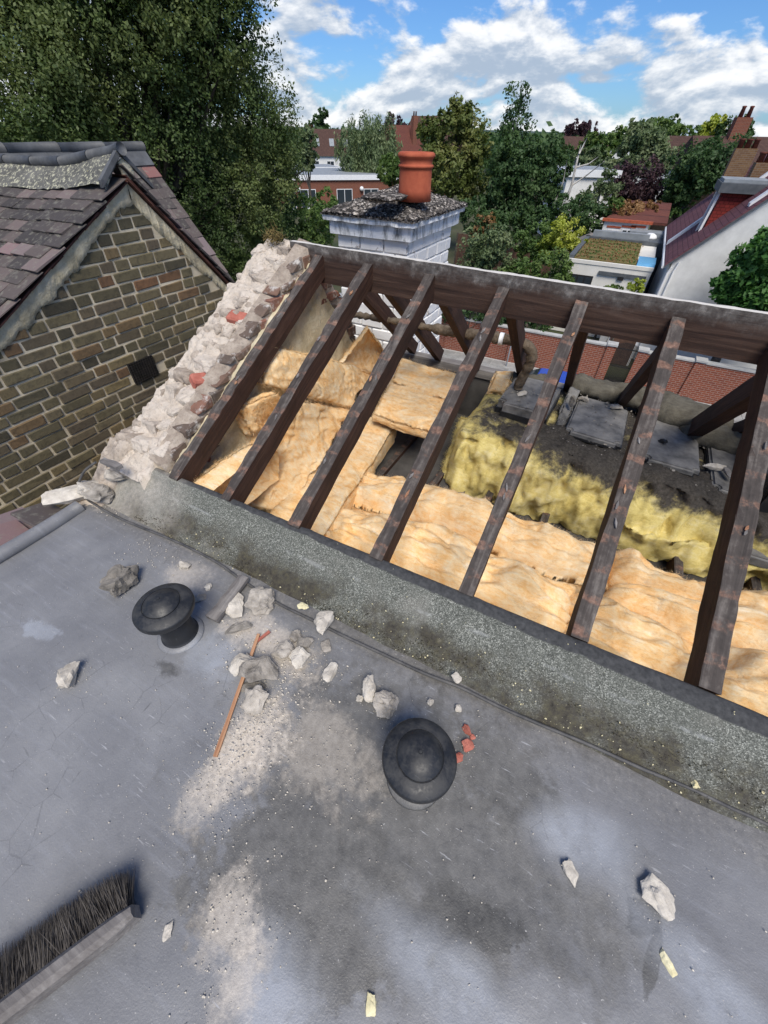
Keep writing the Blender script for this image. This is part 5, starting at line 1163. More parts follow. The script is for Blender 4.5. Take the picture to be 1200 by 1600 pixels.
def broom():
    A, B = at_r(212, 1424, .045), at_r(-40, 1618, .045); A[2] = B[2] = FZ
    d = (B-A)/np.linalg.norm(B-A); C = A+d*.62; nn = np.array([-d[1], d[0], 0])
    # bristles point up-left in the photo
    g = at_r(120, 1400, 0)-A; nn = nn if nn@g > 0 else -nn
    t = thing('broom', 'soft broom head with dark bristles lying on its side at lower left', 'broom', A)
    mb = MB(); n = 24; sec = []
    for i in range(n+1):
        u = i/n; w = .022*(1-.35*math.exp(-u*18)); c = A+d*(.62*u)+[0, 0, .012]
        sec.append([c-nn*w+[0, 0, .004], c-nn*w*.9+[0, 0, .052], c-nn*w*.3+[0, 0, .062], c+nn*w*.6+[0, 0, .060], c+nn*w+[0, 0, .050], c+nn*w+[0, 0, .004]])
    v = np.array(sec); k = 6; f = [(i*k+j, i*k+(j+1) % k, (i+1)*k+(j+1) % k, (i+1)*k+j) for i in range(n) for j in range(k)] + [tuple(reversed(range(k))), tuple(range(n*k, n*k+k))]
    mo('broom_block', v.reshape(-1, 3), f, M['greywood'], t, False)
    rg = np.random.default_rng(4); V = []; N_ = 9000
    for i in range(N_):
        u = rg.uniform(.008, .61); h = rg.uniform(.008, .062); p = A+d*u+nn*.016+[0, 0, h]
        L_ = rg.uniform(.072, .098)*(1-.2*math.exp(-u*30)); dr = nn*L_ + d*rg.normal()*.009 + d*.012*math.sin(u*23) + np.array([0, 0, rg.normal()*.010+.012-h*.12]); bend = d*rg.normal()*.006+[0, 0, -.004]
        s = d*.0006+np.array([0, 0, rg.normal()*.0006]); m_ = p+dr*.55+bend*.4; e = p+dr+bend
        e[2] = max(e[2], FZ+.003); V += [p-s, p+s, m_-s*.9, m_+s*.9, e-s*.3, e+s*.3]
    F = np.arange(N_*6).reshape(-1, 6); F = np.concatenate([F[:, [0, 1, 3, 2]], F[:, [2, 3, 5, 4]]])
    kind(mo('bristles', np.array(V), F, M['bristle'], t), 'stuff')
broom()

# ================================================================== STREET
GZ = -6.0
def ground():
    n = 60; r_ = np.concatenate([np.linspace(0, 60, 25), np.geomspace(70, 4500, 35)]); a = np.linspace(0, 2*np.pi, 49)
    Rr, A = np.meshgrid(r_, a, indexing='ij'); v = np.stack([Rr*np.cos(A), Rr*np.sin(A), GZ-.03+0*Rr], -1)
    kind(mo('ground', v.reshape(-1, 3), grid_faces(60, 49), M['ground'], origin=(0, 0, GZ)), 'structure')
    kind(MB().box(-60, 60, 8.2, 16.3, GZ-.05, GZ-.012).build('road', M['asphalt']), 'structure')
    kind(MB().box(-60, 60, 3.9, 8.0, GZ-.05, GZ+.08).build('near_pavement', M['slab']), 'structure')
    pv = MB().box(-60, 60, 16.46, 18.45, GZ-.05, GZ+.085).build('far_pavement', M['kerb']); kind(pv, 'structure')
    sm = brick_mesh('paving_slab', .585, .59, .05, M['slab'], 3, .006, .002)
    for i in range(34):
        for j in range(3): inst('paving_slab', sm, pv, (-9+.6*i+(.3 if j % 2 else 0), 16.79+.62*j, GZ+.075))
    km = brick_mesh('kerb_stone', .90, .14, .17, M['kerb'], 4, .02, .002)
    for i in range(26): inst('kerb_stone', km, pv, (-10+.915*i, 16.38, GZ+.02))
ground()
def garden_wall():
    t = thing('garden_wall', 'long red brick garden wall with piers across the street', 'wall', (0, 18.5, GZ))
    Y = 18.5; top = -4.52
    for a, b in ((-14, .66), (1.58, 12)):
        MB().box(a, b, Y, Y+.225, GZ, top).build('wall_panel', M['redwall'], t)
        MB().box(a, b, Y-.035, Y+.26, top+.001, top+.055).build('coping', M['kerb'], t)
    for x in (-12.4, -9.4, -6.4, -3.4, .45, 1.58, 3.55, 6.6, 9.6):
        w = .33
        MB().box(x, x+w, Y-.06, Y+.285, GZ, top+.004).build('pier', M['redwall'], t)
        MB().box(x-.03, x+w+.03, Y-.095, Y+.32, top+.057, top+.12).build('pier_cap', M['kerb'], t)
    g = thing('garden_gate', 'black iron barred gate between two brick piers', 'gate', (1.2, 18.55, GZ))
    x0, x1 = .80, 1.56
    for z in (GZ+.15, GZ+.75, GZ+1.45): MB().box(x0, x1, 18.56, 18.59, z, z+.04).build('rail', M['iron'], g)
    for i in range(19):
        x = x0+.02+i*(x1-x0-.04)/18; MB().tube([(x, 18.575, GZ+.06), (x, 18.575, GZ+1.62+.10*math.sin(math.pi*i/18))], .015, 6).build('bar', M['iron'], g)
    d = thing('porch_door', 'brown timber door glimpsed above the iron gate', 'door', (1.2, 21.0, GZ))
    MB().box(.5, 1.55, 20.9, 20.96, GZ, -3.6).build('door_leaf', M['fence'], d); MB().box(.42, 1.63, 20.97, 21.02, GZ, -3.5).build('door_frame', M['whitetrim'], d)
garden_wall()
def sign():
    p = at_y(805, 511, 17.9); t = thing('street_sign', 'small blue and white street sign on a grey post before the garden wall', 'sign', (p[0], 17.9, GZ))
    MB().tube([(p[0], 17.9, GZ), (p[0], 17.9, p[2]+.15)], .03, 8).build('post', M['palegrey'], t)
    MB().box(p[0]-.16, p[0]+.16, 17.85, 17.868, p[2]-.17, p[2]+.19).build('plate', M['whitetrim'], t)
    MB().box(p[0]-.12, p[0]+.12, 17.844, 17.849, p[2]-.02, p[2]+.15).build('blue_field', M['signblue'], t)
    MB().box(p[0]-.04, p[0]+.02, 17.840, 17.8435, p[2]+.01, p[2]+.12).build('white_letter', M['whitetrim'], t)
sign()
def car():
    x0, y0 = -3.2, 13.9; t = thing('parked_car', 'blue hatchback parked on the street behind the lagged pipe', 'car', (x0+1, y0+.85, GZ))
    L_, Wd = 4.1, 1.7; z = GZ-.012
    prof = [(0, .35), (.05, .70), (.35, .86), (1.05, .95), (3.55, .98), (4.0, .92), (4.1, .6), (4.05, .32), (3.6, .25), (.5, .25)]
    cab = [(1.0, .95), (1.75, 1.40), (2.3, 1.47), (3.2, 1.45), (3.75, 1.25), (3.95, .98)]
    def ext(pr, ins, n1, n2, z0=0.):
        k = len(pr); v = []
        for yy, inn in ((n1, ins), (n2, ins)):
            for (a, b) in pr: v.append((a, yy+(inn*max(0, b-.95)/.5)*(1 if yy < 1 else -1), b))
        f = [tuple(range(k)), tuple(reversed(range(k, 2*k)))]+[(i, i+k, (i+1) % k+k, (i+1) % k) for i in range(k)]
        return [(x0+a, y0+b, z+c) for a, b, c in v], f
    v, f = ext(prof, 0, 0, Wd); o = mo('body', v, f, M['carblue'], t)
    b = o.modifiers.new('bevel', 'BEVEL'); b.width = .07; b.segments = 3
    v, f = ext(cab+[(2.4, .93)], .22, .06, Wd-.06); o = mo('cabin', v, f, M['carblue'], t); b = o.modifiers.new('bevel', 'BEVEL'); b.width = .05; b.segments = 3
    # glass: windscreen, rear window, side windows
    def quad(name, p, mat=M['glass'], d=(0, 0, .012)):
        p = [V3(q)+[x0, y0, z] for q in p]; n = np.cross(p[1]-p[0], p[3]-p[0]); n = n/np.linalg.norm(n)*.012
        MB().hexa([q-n for q in p], [q+n for q in p]).build(name, mat, t)
    quad('windscreen', [(1.12, .20, 1.02), (1.72, .30, 1.385), (1.72, 1.40, 1.385), (1.12, 1.50, 1.02)]); quad('rear_window', [(3.76, .28, 1.23), (3.93, .2, 1.0), (3.93, 1.5, 1.0), (3.76, 1.42, 1.23)])
    for yy, s in ((.075, 1), (1.625, -1)):
        quad('side_window', [(1.35, yy, 1.0), (2.45, yy, 1.0), (2.45, yy+s*.19, 1.40), (1.85, yy+s*.18, 1.38)]); quad('side_window', [(2.52, yy, 1.0), (3.65, yy, 1.0), (3.3, yy+s*.18, 1.37), (2.52, yy+s*.19, 1.40)])
    for wx in (.75, 3.3):
        for wy in (.0, Wd):
            c = (x0+wx, y0+wy, z+.30); w_ = MB().tube([(c[0], c[1]-.10, c[2]), (c[0], c[1]+.10, c[2])], .30, 24).build('wheel', M['tyre'], t, False)
            MB().tube([(c[0], c[1]-.112, c[2]), (c[0], c[1]+.112, c[2])], .18, 16).build('rim', M['palegrey'], w_)
    for yy in (.12, 1.30): MB().box(x0-.01, x0+.14, y0+yy, y0+yy+.28, z+.62, z+.76).build('headlight', M['whitetrim'], t)
car()

# ================================================================== BUILDINGS ACROSS THE STREET
def window(t, c, w, h, nrm, mat=M['whitetrim'], bars=1):
    """framed window standing 3 cm proud; c centre of its face, nrm outward"""
    c = V3(c); n = V3(nrm)/np.linalg.norm(nrm); u = np.cross([0, 0, 1.], n); u /= np.linalg.norm(u); k = np.array([0, 0, 1.])
    def bx(name, a0, a1, b0, b1, d0, d1, m_, par): 
        b = [c+u*a0+k*b0+n*d0, c+u*a1+k*b0+n*d0, c+u*a1+k*b1+n*d0, c+u*a0+k*b1+n*d0]; tp = [p+n*(d1-d0) for p in b]
        return MB().hexa(b, tp).build(name, m_, par)
    o = bx('window', -w/2, w/2, -h/2, h/2, -.02, .02, mat, t); f = min(.07, w*.09)
    nb = bars+1; pw_ = (w-f*(nb+1))/nb
    for i in range(nb):
        a = -w/2+f+i*(pw_+f); bx('pane', a, a+pw_, -h/2+f, h/2-f, .021, .026, M['glass'], o)
    bx('sill', -w/2-.05, w/2+.05, -h/2-.06, -h/2-.002, -.02, .08, mat, o)
def white_house():
    Y = 22.0; E = at_y(1053, 406, Y); X0 = E[0]; ez = E[2]; sl = 1.04
    B = at_x(1078, 300, X0-.15); Yb = min(max(B[1], 33), 44); W_ = 7.0; rx = X0+W_/2+.4; rz = ez+sl*(rx-X0)
    t = thing('white_house', 'white rendered house with purple tiled roof and red hung dormer', 'house', (X0+3, Y+4, GZ))
    prof = [(X0, GZ), (2*rx-X0, GZ), (2*rx-X0, ez), (rx, rz), (X0, ez)]; k = 5
    v = [(x, Y, z) for x, z in prof]+[(x, Yb, z) for x, z in prof]; f = [tuple(range(k)), tuple(reversed(range(k, 2*k)))]+[(i, i+k, (i+1) % k+k, (i+1) % k) for i in range(k)]
    mo('wall', v, [tuple(reversed(q)) for q in f], M['render'], t)
    for s in (-1, 1):
        e = rx+s*(rx-X0+.25); ze = rz-sl*(rx-X0+.25); b = [(rx, Y-.12, rz+.02), (e, Y-.12, ze+.02), (e, Yb+.1, ze+.02), (rx, Yb+.1, rz+.02)]
        MB().hexa(b, [(p[0], p[1], p[2]+.09) for p in b]).build('roof_slope', M['purpleslate'], t)
    # white verge trim, gutter and downpipe
    e = X0-.25; ze = ez-.25*sl
    MB().hexa([(e, Y-.17, ze-.06), (rx, Y-.17, rz-.06), (rx, Y-.13, rz-.06), (e, Y-.13, ze-.06)], [(e, Y-.17, ze+.03), (rx, Y-.17, rz+.03), (rx, Y-.13, rz+.03), (e, Y-.13, ze+.03)]).build('verge_board', M['grey'], t)
    MB().tube([(e-.03, Y-.1, ze+.0), (e-.03, Yb, ze+.0)], .06, 8).build('gutter', M['whitetrim'], t)
    MB().tube([(X0+.02, Y-.06, ez-.25), (X0-.03, Y-.06, ez-.5), (X0-.03, Y-.06, GZ)], .045, 8).build('downpipe', M['whitetrim'], t)
    MB().tube([(X0+.22, Y-.06, ez-.05), (X0+.16, Y-.06, ez-.4), (X0+.16, Y-.06, GZ)], .035, 8).build('downpipe', M['whitetrim'], t)
    # parapet line of white flashing part-way along the slope
    ym = Y+4.3
    MB().hexa([(e, ym, ze+.11), (rx, ym, rz+.11), (rx, ym+.3, rz+.11), (e, ym+.3, ze+.11)], [(e, ym, ze+.26), (rx, ym, rz+.26), (rx, ym+.3, rz+.26), (e, ym+.3, ze+.26)]).build('party_flashing', M['whitetrim'], t)
    # dormer: red tile hung cheek facing us, grey flat roof
    dx0 = at_y(1095, 367, Y+2.2); dx0 = dx0[0]; yc = Y+2.2; dt = at_y(1118, 300, yc)[2]
    zz = lambda x: ez+sl*(x-X0)+.08
    d = [(dx0, yc, zz(dx0)), (rx+1.5, yc, zz(dx0)), (rx+1.5, yc, dt), (dx0+.10, yc, dt)]
    MB().hexa(d, [(p[0], yc+1.9, p[2]) for p in d]).build('dormer_body', M['redtile'], t)
    MB().box(dx0-.12, rx+1.6, yc-.22, yc+2.1, dt+.002, dt+.30).build('dormer_fascia', M['grey'], t)
    MB().box(dx0-.05, rx+1.6, yc+.15, yc+2.0, dt+.302, dt+.40).build('dormer_roof', M['palegrey'], t)
    for q in (0, 1): MB().hexa([(dx0-.16-.05*q, yc+.02+q*.5, zz(dx0)-.25), (dx0-.08-.05*q, yc+.02+q*.5, zz(dx0)-.25), (dx0-.08-.05*q, yc+.14+q*.5, zz(dx0)-.25), (dx0-.16-.05*q, yc+.14+q*.5, zz(dx0)-.25)], [(dx0-.06-.05*q, yc+.02+q*.5, dt), (dx0+.02-.05*q, yc+.02+q*.5, dt), (dx0+.02-.05*q, yc+.14+q*.5, dt), (dx0-.06-.05*q, yc+.14+q*.5, dt)]).build('dormer_post', M['whitetrim'], t)
    # rooflight on the near slope
    P = at_y(1185, 322, Y+.8); xx = P[0]
    MB().hexa([(xx-.35, Y+.3, zz(xx-.35)+.03), (xx+.35, Y+.3, zz(xx+.35)+.03), (xx+.35, Y+.75, zz(xx+.35)+.03), (xx-.35, Y+.75, zz(xx-.35)+.03)], [(xx-.35, Y+.3, zz(xx-.35)+.13), (xx+.35, Y+.3, zz(xx+.35)+.13), (xx+.35, Y+.75, zz(xx+.35)+.13), (xx-.35, Y+.75, zz(xx-.35)+.13)]).build('rooflight', M['whitetrim'], t)
    # chimney stacks behind
    for i, (px, py, Yc, w) in enumerate(((1168, 232, Y+9, .9), (1200, 255, Y+5.5, .8))):
        p = at_y(px, py, Yc); s = MB().box(p[0]-w/2, p[0]+w/2, Yc, Yc+.9, p[2]-2.6, p[2]).build('chimney_stack', M['stockfar'], t)
        for q in range(3): MB().lathe((p[0]-w/3+q*w/3, Yc+.45, p[2]-.01), [(.13, 0), (.11, .28), (.14, .30), (.14, .36), (.09, .36)], 12).build('pot', M['redroof'], s, True)
white_house()
SED = []
def green_roof_building():
    Y = 24.0; A = at_y(888, 404, Y); Bp = at_y(1021, 420, Y); x0, x1, zt = A[0], Bp[0], (A[2]+Bp[2])/2; yb = at_z(930, 374, zt)[1]
    t = thing('garden_studio', 'cream flat roofed building with sedum roof and blue rooflight', 'building', ((x0+x1)/2, Y+2, GZ))
    MB().box(x0, x1, Y, yb, GZ, zt-.03).build('wall', M['render2'], t)
    for a in ((x0-.02, x0+.22, Y+.12, yb), (x0-.02, x1+.0, yb-.25, yb+.02), ): MB().box(*a, zt-.028, zt+.16).build('parapet', M['grey'], t)
    MB().box(x0-.03, x1+.02, Y-.03, Y+.12, zt-.12, zt+.02).build('fascia', M['render2'], t)
    MB().box(x0+.24, x1-.75, Y+.14, yb-.27, zt-.028, zt+.07).build('sedum_bed', M['sedum'], t)
    sb = blobs_ = [(x, y, zt+.08, .35, .35, .035) for x in np.linspace(x0+.5, x1-1.0, 7) for y in np.linspace(Y+.5, yb-.6, 7)]; SED.append((sb, t))
    MB().box(x1-.72, x1+.02, Y+.25, Y+1.7, zt-.028, zt+.14).build('rooflight', M['blueglass'], t)
    p = at_y(1000, 437, Y)
    a, b = at_y(936, 424, Y), at_y(1010, 433, Y); MB().hexa([(a[0], Y-.09, a[2]-.10), (b[0], Y-.09, a[2]-.10), (b[0], Y-.002, a[2]-.10), (a[0], Y-.002, a[2]-.10)], [(a[0], Y-.09, a[2]+.03), (b[0], Y-.09, a[2]+.03), (b[0], Y-.002, a[2]+.03), (a[0], Y-.002, a[2]+.03)]).build('awning_box', M['grey'], t)
    c = at_y(970, 434, Y); MB().box(c[0]-.13, c[0]+.13, Y-.08, Y-.002, c[2]-.1, c[2]+.06).build('wall_light', M['plastic'], t)
    a, b = at_y(890, 430, Y), at_y(922, 448, Y); window(t, ((a[0]+b[0])/2, Y, b[2]+.0), abs(b[0]-a[0]), .9, (0, -1, 0), M['plastic'], 2)
    # grey slatted upstand behind
    t2 = thing('link_building', 'low grey flat roofed extension with dome rooflight beside the white house', 'building', (x1-.5, yb+1.5, GZ))
    MB().box(x0+.6, x1+.5, yb+.04, yb+3.2, GZ, zt+.10).build('wall', M['grey'], t2); MB().box(x0+.3, x1-.5, yb+.05, yb+.35, zt+.102, zt+.42).build('parapet', M['palegrey'], t2)
    MB().lathe((x1-.45, yb+1.3, zt+.10), [(.34, 0), (.34, .08), (.28, .18), (.15, .25), (0, .27)], 16).build('dome_rooflight', M['whitetrim'], t2, True)
    MB().box(x1-1.6, x1+.5, yb+1.9, yb+3.1, zt+.102, zt+.30).build('glazed_roof', M['palegrey'], t2)
    # low garden wall with planter before the studio
    t3 = thing('planter_wall', 'pale stone planter wall below the cream building', 'wall', (x1-.2, Y-2, GZ))
    MB().box(x1-1.1, x1-.8, Y-3.2, Y-.4, GZ, -4.1).build('wall_leg', M['kerb'], t3); MB().box(x1-.79, x1+.4, Y-1.8, Y-1.5, GZ, -4.0).build('wall_leg', M['slab'], t3)
green_roof_building()
def creeper_building():
    Y = 33.0; A = at_y(945, 345, Y); B_ = at_y(1010, 356, Y); x0, x1, zt = A[0], B_[0]+.1, A[2]
    t = thing('creeper_roof_building', 'small white building with red tiled roof smothered in dry creeper', 'building', ((x0+x1)/2, Y+2, GZ))
    MB().box(x0, x1, Y, Y+5, GZ, zt).build('wall', M['render'], t)
    MB().box(x0-.15, x1+.15, Y-.15, Y+.1, zt+.002, zt+.14).build('eaves_course', M['terracotta'], t)
    R1 = at_y(1035, 325, Y+5)
    MB().hexa([(x0, Y, zt+.003), (x1+.9, Y, zt+.003), (x1+.9, Y+6, zt+.003), (x0, Y+6, zt+.003)], [(x0, Y+.0, zt+.12), (x1+.9, Y, zt+.12), (x1+.9, Y+5.6, zt+.6), (x0+.8, Y+5.6, zt+.6)]).build('roof', M['redroof'], t)
    for px in (955, 978, 993):
        c = at_y(px, 367, Y); window(t, (c[0], Y, c[2]), .62, .55, (0, -1, 0)); MB().box(c[0]-.4, c[0]+.4, Y-.03, Y-.001, c[2]+.36, c[2]+.46).build('lintel', M['terracotta'], t)
creeper_building()
def far_house(name, lbl, px, py_eave, L_, w, d, rise, wallm, roofm, face=0., hip=False, wins=(), cat='house', eave=None, rooflights=(), chim=None):
    """house whose front eave centre is seen at px,py at distance L_; front turned to us by face degrees"""
    p = at_l(px, py_eave, L_); dirv = V3((p[0], p[1], 0)); dirv /= np.linalg.norm(dirv); a = R(face); n = -np.array([dirv[0]*math.cos(a)-dirv[1]*math.sin(a), dirv[0]*math.sin(a)+dirv[1]*math.cos(a), 0]); u = np.cross([0, 0, 1.], n)
    t = thing(name, lbl, cat, (p[0], p[1], GZ)); q = lambda s, b, z: p*[1, 1, 0]+u*s-n*b+[0, 0, z]; ze = p[2]
    MB().hexa([q(-w/2, 0, GZ), q(w/2, 0, GZ), q(w/2, d, GZ), q(-w/2, d, GZ)], [q(-w/2, 0, ze), q(w/2, 0, ze), q(w/2, d, ze), q(-w/2, d, ze)]).build('wall', M[wallm], t)
    if rise > 0:
        h = w*.22 if hip else 0; o = .35
        v = [q(-w/2-o, -o, ze-.1), q(w/2+o, -o, ze-.1), q(w/2+o, d+o, ze-.1), q(-w/2-o, d+o, ze-.1), q(-w/2+h-o*(not hip), d/2, ze+rise), q(w/2-h+o*(not hip), d/2, ze+rise)]
        mo('roof', v, [(0, 1, 5, 4), (2, 3, 4, 5), (1, 2, 5), (3, 0, 4), (0, 3, 2, 1)], M[roofm], t)
        for s in rooflights:
            f0, f1 = .35, .62; b = [(s-.5, f0), (s+.5, f0), (s+.5, f1), (s-.5, f1)]
            MB().hexa([q(x, -o+(d/2+o)*f, ze-.1+(rise+.1)*f+.02) for x, f in b], [q(x, -o+(d/2+o)*f-.05, ze-.1+(rise+.1)*f+.14) for x, f in b]).build('rooflight', M['palegrey'], t)
    else:
        MB().hexa([q(-w/2-.2, -.2, ze+.003), q(w/2+.2, -.2, ze+.003), q(w/2+.2, d+.2, ze+.003), q(-w/2-.2, d+.2, ze+.003)], [q(-w/2-.2, -.2, ze+.5), q(w/2+.2, -.2, ze+.5), q(w/2+.2, d+.2, ze+.5), q(-w/2-.2, d+.2, ze+.5)]).build('fascia', M['whitetrim'], t)
        MB().hexa([q(-w/2+.1, .1, ze+.503), q(w/2-.1, .1, ze+.503), q(w/2-.1, d-.1, ze+.503), q(-w/2+.1, d-.1, ze+.503)], [q(-w/2+.1, .1, ze+.53), q(w/2-.1, .1, ze+.53), q(w/2-.1, d-.1, ze+.53), q(-w/2+.1, d-.1, ze+.53)]).build('roof_sheet', M['palegrey'], t)
    for (s, z, ww, hh, b) in wins: window(t, q(s, 0, ze+z), ww, hh, n, M['whitetrim'], b)
    if chim:
        s, b, zc = chim; k = [q(s-.5, b, ze), q(s+.5, b, ze), q(s+.5, b+.8, ze), q(s-.5, b+.8, ze)]; c_ = MB().hexa(k, [x+[0, 0, zc] for x in k]).build('chimney_stack', M['redwall2'], t)
        for e in (-.25, .25): MB().lathe(q(s+e, b+.4, ze+zc), [(.16, 0), (.12, .5), (.16, .55), (.1, .6)], 10).build('pot', M['redroof'], c_, True)
    return t, q, ze
t, q, ze = far_house('school_building', 'long low red brick building with white roof edge and white windows', 575, 281, 68, 24, 14, 0, 'redwall2', 'x', 14, wins=[(-10.2, -1.9, 1.1, 2.0, 0), (-8.0, -1.9, 2.0, 2.0, 1), (-3.2, -1.9, 2.1, 2.0, 1), (.4, -1.9, 2.0, 2.0, 1), (5, -1.9, 2., 2., 1)], cat='building')
for s in (-9.2, -.9): MB().lathe(q(s, -.12, ze-.9), [(.02, -.26), (.2, -.2), (.28, 0), (.2, .2), (.02, .26)], 16).build('round_wall_lamp', M['whitetrim'], t, True)
far_house('school_wing', 'short raised brick wing of the low red brick building at its left', 487, 268, 80, 9, 7, 0, 'redwall2', 'x', 14, cat='building')
far_house('white_terrace_house', 'white house with brown roof and three rooflights beyond the brick building', 518, 243, 118, 9.5, 8, 4.2, 'render', 'browntile', 4, wins=[(-3.6, -2.2, 1.6, 2.6, 1), (-.3, -2.2, 1.6, 2.6, 1), (2.6, -2.2, 1.6, 2.6, 1)], rooflights=(-2.9, .3, 3.3), chim=(-3.8, 6, 4.2))
far_house('gabled_villa', 'steep red roofed villa with tall chimney seen behind the willow', 642, 242, 105, 6, 7, 4.2, 'render', 'redroof', 35, wins=[(-2, -1.8, 1.6, 2., 1), (2, -1.8, 1.6, 2., 1)], chim=(1.5, 1, 5.5))
far_house('timbered_villa', 'dark roofed villa with white framed gable windows behind the red chimney pot', 668, 228, 112, 10, 8, 4.5, 'redwall2', 'browntile', -20, wins=[(-2.2, -1.2, 2.2, 1.6, 2), (2, -1.2, 2.2, 1.6, 2)])
far_house('hipped_house', 'house with wide brown hipped roof among the trees on the right', 1048, 262, 72, 8.5, 8, 2.8, 'render', 'browntile', -12, True, wins=[(-2, -1.3, 1.6, 1.3, 1), (1.5, -1.3, 1.6, 1.3, 1)])
far_house('white_gabled_house', 'white house with brown roof far behind the leaning pale trunk', 893, 238, 118, 4.6, 8, 2.4, 'render', 'browntile', 10, wins=[(-2, -1.6, 1.5, 1.6, 1), (1.5, -1.6, 1.5, 1.6, 1)])
far_house('white_walled_house', 'white walled house half hidden by grey foliage behind the leaning pale trunk', 926, 277, 50, 4.4, 6, 0.0, 'render', 'x', 20, wins=[(.8, -1.2, .9, 1.1, 1)], cat='house')
far_house('bungalow', 'low pale roofed house peeping over the trees at the right skyline', 962, 231, 125, 6, 8, 1.4, 'render', 'browntile', 0)
far_house('terrace_house_right', 'brown roofed terrace house beyond the dormer at the right edge', 1190, 262, 46, 8, 7, 1.6, 'stockfar', 'browntile', 20, chim=(-1.5, 3, 2.6))
def fence():
    A, B = at_l(716, 366, 36), at_l(868, 392, 33); A[2] = B[2] = 0; n = 46; d = (B-A)/n; u = d/np.linalg.norm(d)
    t = thing('garden_fence', 'brown close boarded garden fence behind the shrubs left of the studio', 'fence', (*((A+B)/2)[:2], GZ)); top = -4.05; k = np.cross([0, 0, 1.], u)*.012
    for i in range(n):
        a = A+d*i; b = a+d*.93; z = top+random.uniform(-.02, .02)+(.3 if i < 26 else 0)
        f = [a-k, b-k, b+k, a+k]; MB().hexa([x+[0, 0, GZ] for x in f], [x+[0, 0, z] for x in f]).build('board', M['fence'], t)
    for i in range(0, n+1, 8):
        a = A+d*i-k*6; MB().hexa([a+x+[0, 0, GZ] for x in (-u*.05-k*3, u*.05-k*3, u*.05+k*3, -u*.05+k*3)], [a+x+[0, 0, top+.35] for x in (-u*.05-k*3, u*.05-k*3, u*.05+k*3, -u*.05+k*3)]).build('post', M['bark'], t)
fence()
def shed():
    p = at_l(921, 372, 30); t = thing('garden_shed', 'small grey brown shed with pitched roof behind the studio', 'shed', (p[0], p[1], GZ)); x, y, z = p[0], p[1], p[2]
    MB().box(x-.9, x+.7, y, y+1.6, GZ, z-.35).build('wall', M['fence'], t); mo('roof', [(x-1.05, y-.1, z-.4), (x+.85, y-.1, z-.4), (x+.85, y+1.7, z-.4), (x-1.05, y+1.7, z-.4), (x-.1, y-.1, z+.05), (x-.1, y+1.7, z+.05)], [(0, 4, 5, 3), (1, 2, 5, 4), (0, 1, 4), (2, 3, 5), (0, 3, 2, 1)], M['greywood'], t)
shed()

# ================================================================== TREES
def leaves(rg, blobs, n, size, clump=.34, up_bias=.35, droop=0., shell=.62, lump=6):
    """leaf-sized faces gathered in clumps through the crown's volume"""
    if lump:
        nb = []
        for b in blobs:
            nb.append((*b[:3], b[3]*.80, b[4]*.80, b[5]*.80))
            for q in range(lump):
                d = rg.normal(size=3); d /= np.linalg.norm(d); f = rg.uniform(.30, .50); nb.append((*(V3(b[:3])+d*V3(b[3:6])*.72), b[3]*f, b[4]*f, b[5]*f*1.15))
        blobs = nb
    w = np.array([b[3]*b[4]+b[4]*b[5]+b[3]*b[5] for b in blobs]); w = w/w.sum(); out = []
    for b, wi in zip(blobs, w):
        c = V3(b[:3]); r_ = V3(b[3:6]); nl = max(60, int(n*wi)); nc = max(8, nl//42)
        d = rg.normal(size=(nc, 3)); d /= np.linalg.norm(d, axis=1)[:, None]; rad = shell+(1.03-shell)*rg.random(nc)**.6
        cc = c+d*r_*rad[:, None]; sc = clump*r_.min()*rg.uniform(.6, 1.25, nc)
        i = rg.integers(0, nc, nl); off = np.clip(rg.normal(size=(nl, 3)), -1.6, 1.6)*.5*sc[i][:, None]
        if droop: off[:, 2] = off[:, 2]*1.0 - droop*np.abs(rg.normal(size=nl))*r_.min()*.35; off[:, :2] *= .55
        p = cc[i]+off; nrm = d[i]*.8+rg.normal(size=(nl, 3))*.75+[0, 0, up_bias]; out.append((p, nrm))
    p = np.concatenate([o[0] for o in out]); nr = np.concatenate([o[1] for o in out]); nr /= np.linalg.norm(nr, axis=1)[:, None]
    a = rg.normal(size=p.shape); 
    if droop: a = a*.35+[0, 0, -1]
    a -= nr*(a*nr).sum(1)[:, None]; a /= np.linalg.norm(a, axis=1)[:, None]; b = np.cross(nr, a); s = size*rg.uniform(.6, 1.35, len(p))[:, None]
    wd = .30 if not droop else .16
    V = np.stack([p-a*s*.5, p+b*s*wd, p+a*s*.55+nr*s*.05, p-b*s*wd], 1).reshape(-1, 3)
    return V, np.arange(len(V)).reshape(-1, 4)
def branches(base, blobs, r0, mb, rg, per=2):
    base = V3(base); top = max(b[2] for b in blobs); cx = np.mean([b[0] for b in blobs]); cy = np.mean([b[1] for b in blobs])
    H = top-base[2]; ax = [base, base+[.02*H*rg.normal(), .02*H*rg.normal(), H*.3], base*[.5, .5, 1]+[cx*.5, cy*.5, H*.62], V3((cx, cy, top))]
    mb.tube(ax, [r0, r0*.78, r0*.48, r0*.15], 9)
    for b in blobs[:40]:
        c = V3(b[:3]); f = min(.85, max(.22, (c[2]-base[2])/H*.6)); s = ax[0]*(1-f)+ax[2]*f if f < .6 else ax[2]
        s = ax[1]*(1-f)+ax[2]*f
        for k in range(per):
            e = c+rg.normal(size=3)*V3(b[3:6])*.4; m_ = s*.5+e*.5+[0, 0, -.06*np.linalg.norm(e-s)]; mb.tube([s, m_, e], [r0*.32, r0*.2, r0*.05], 6)
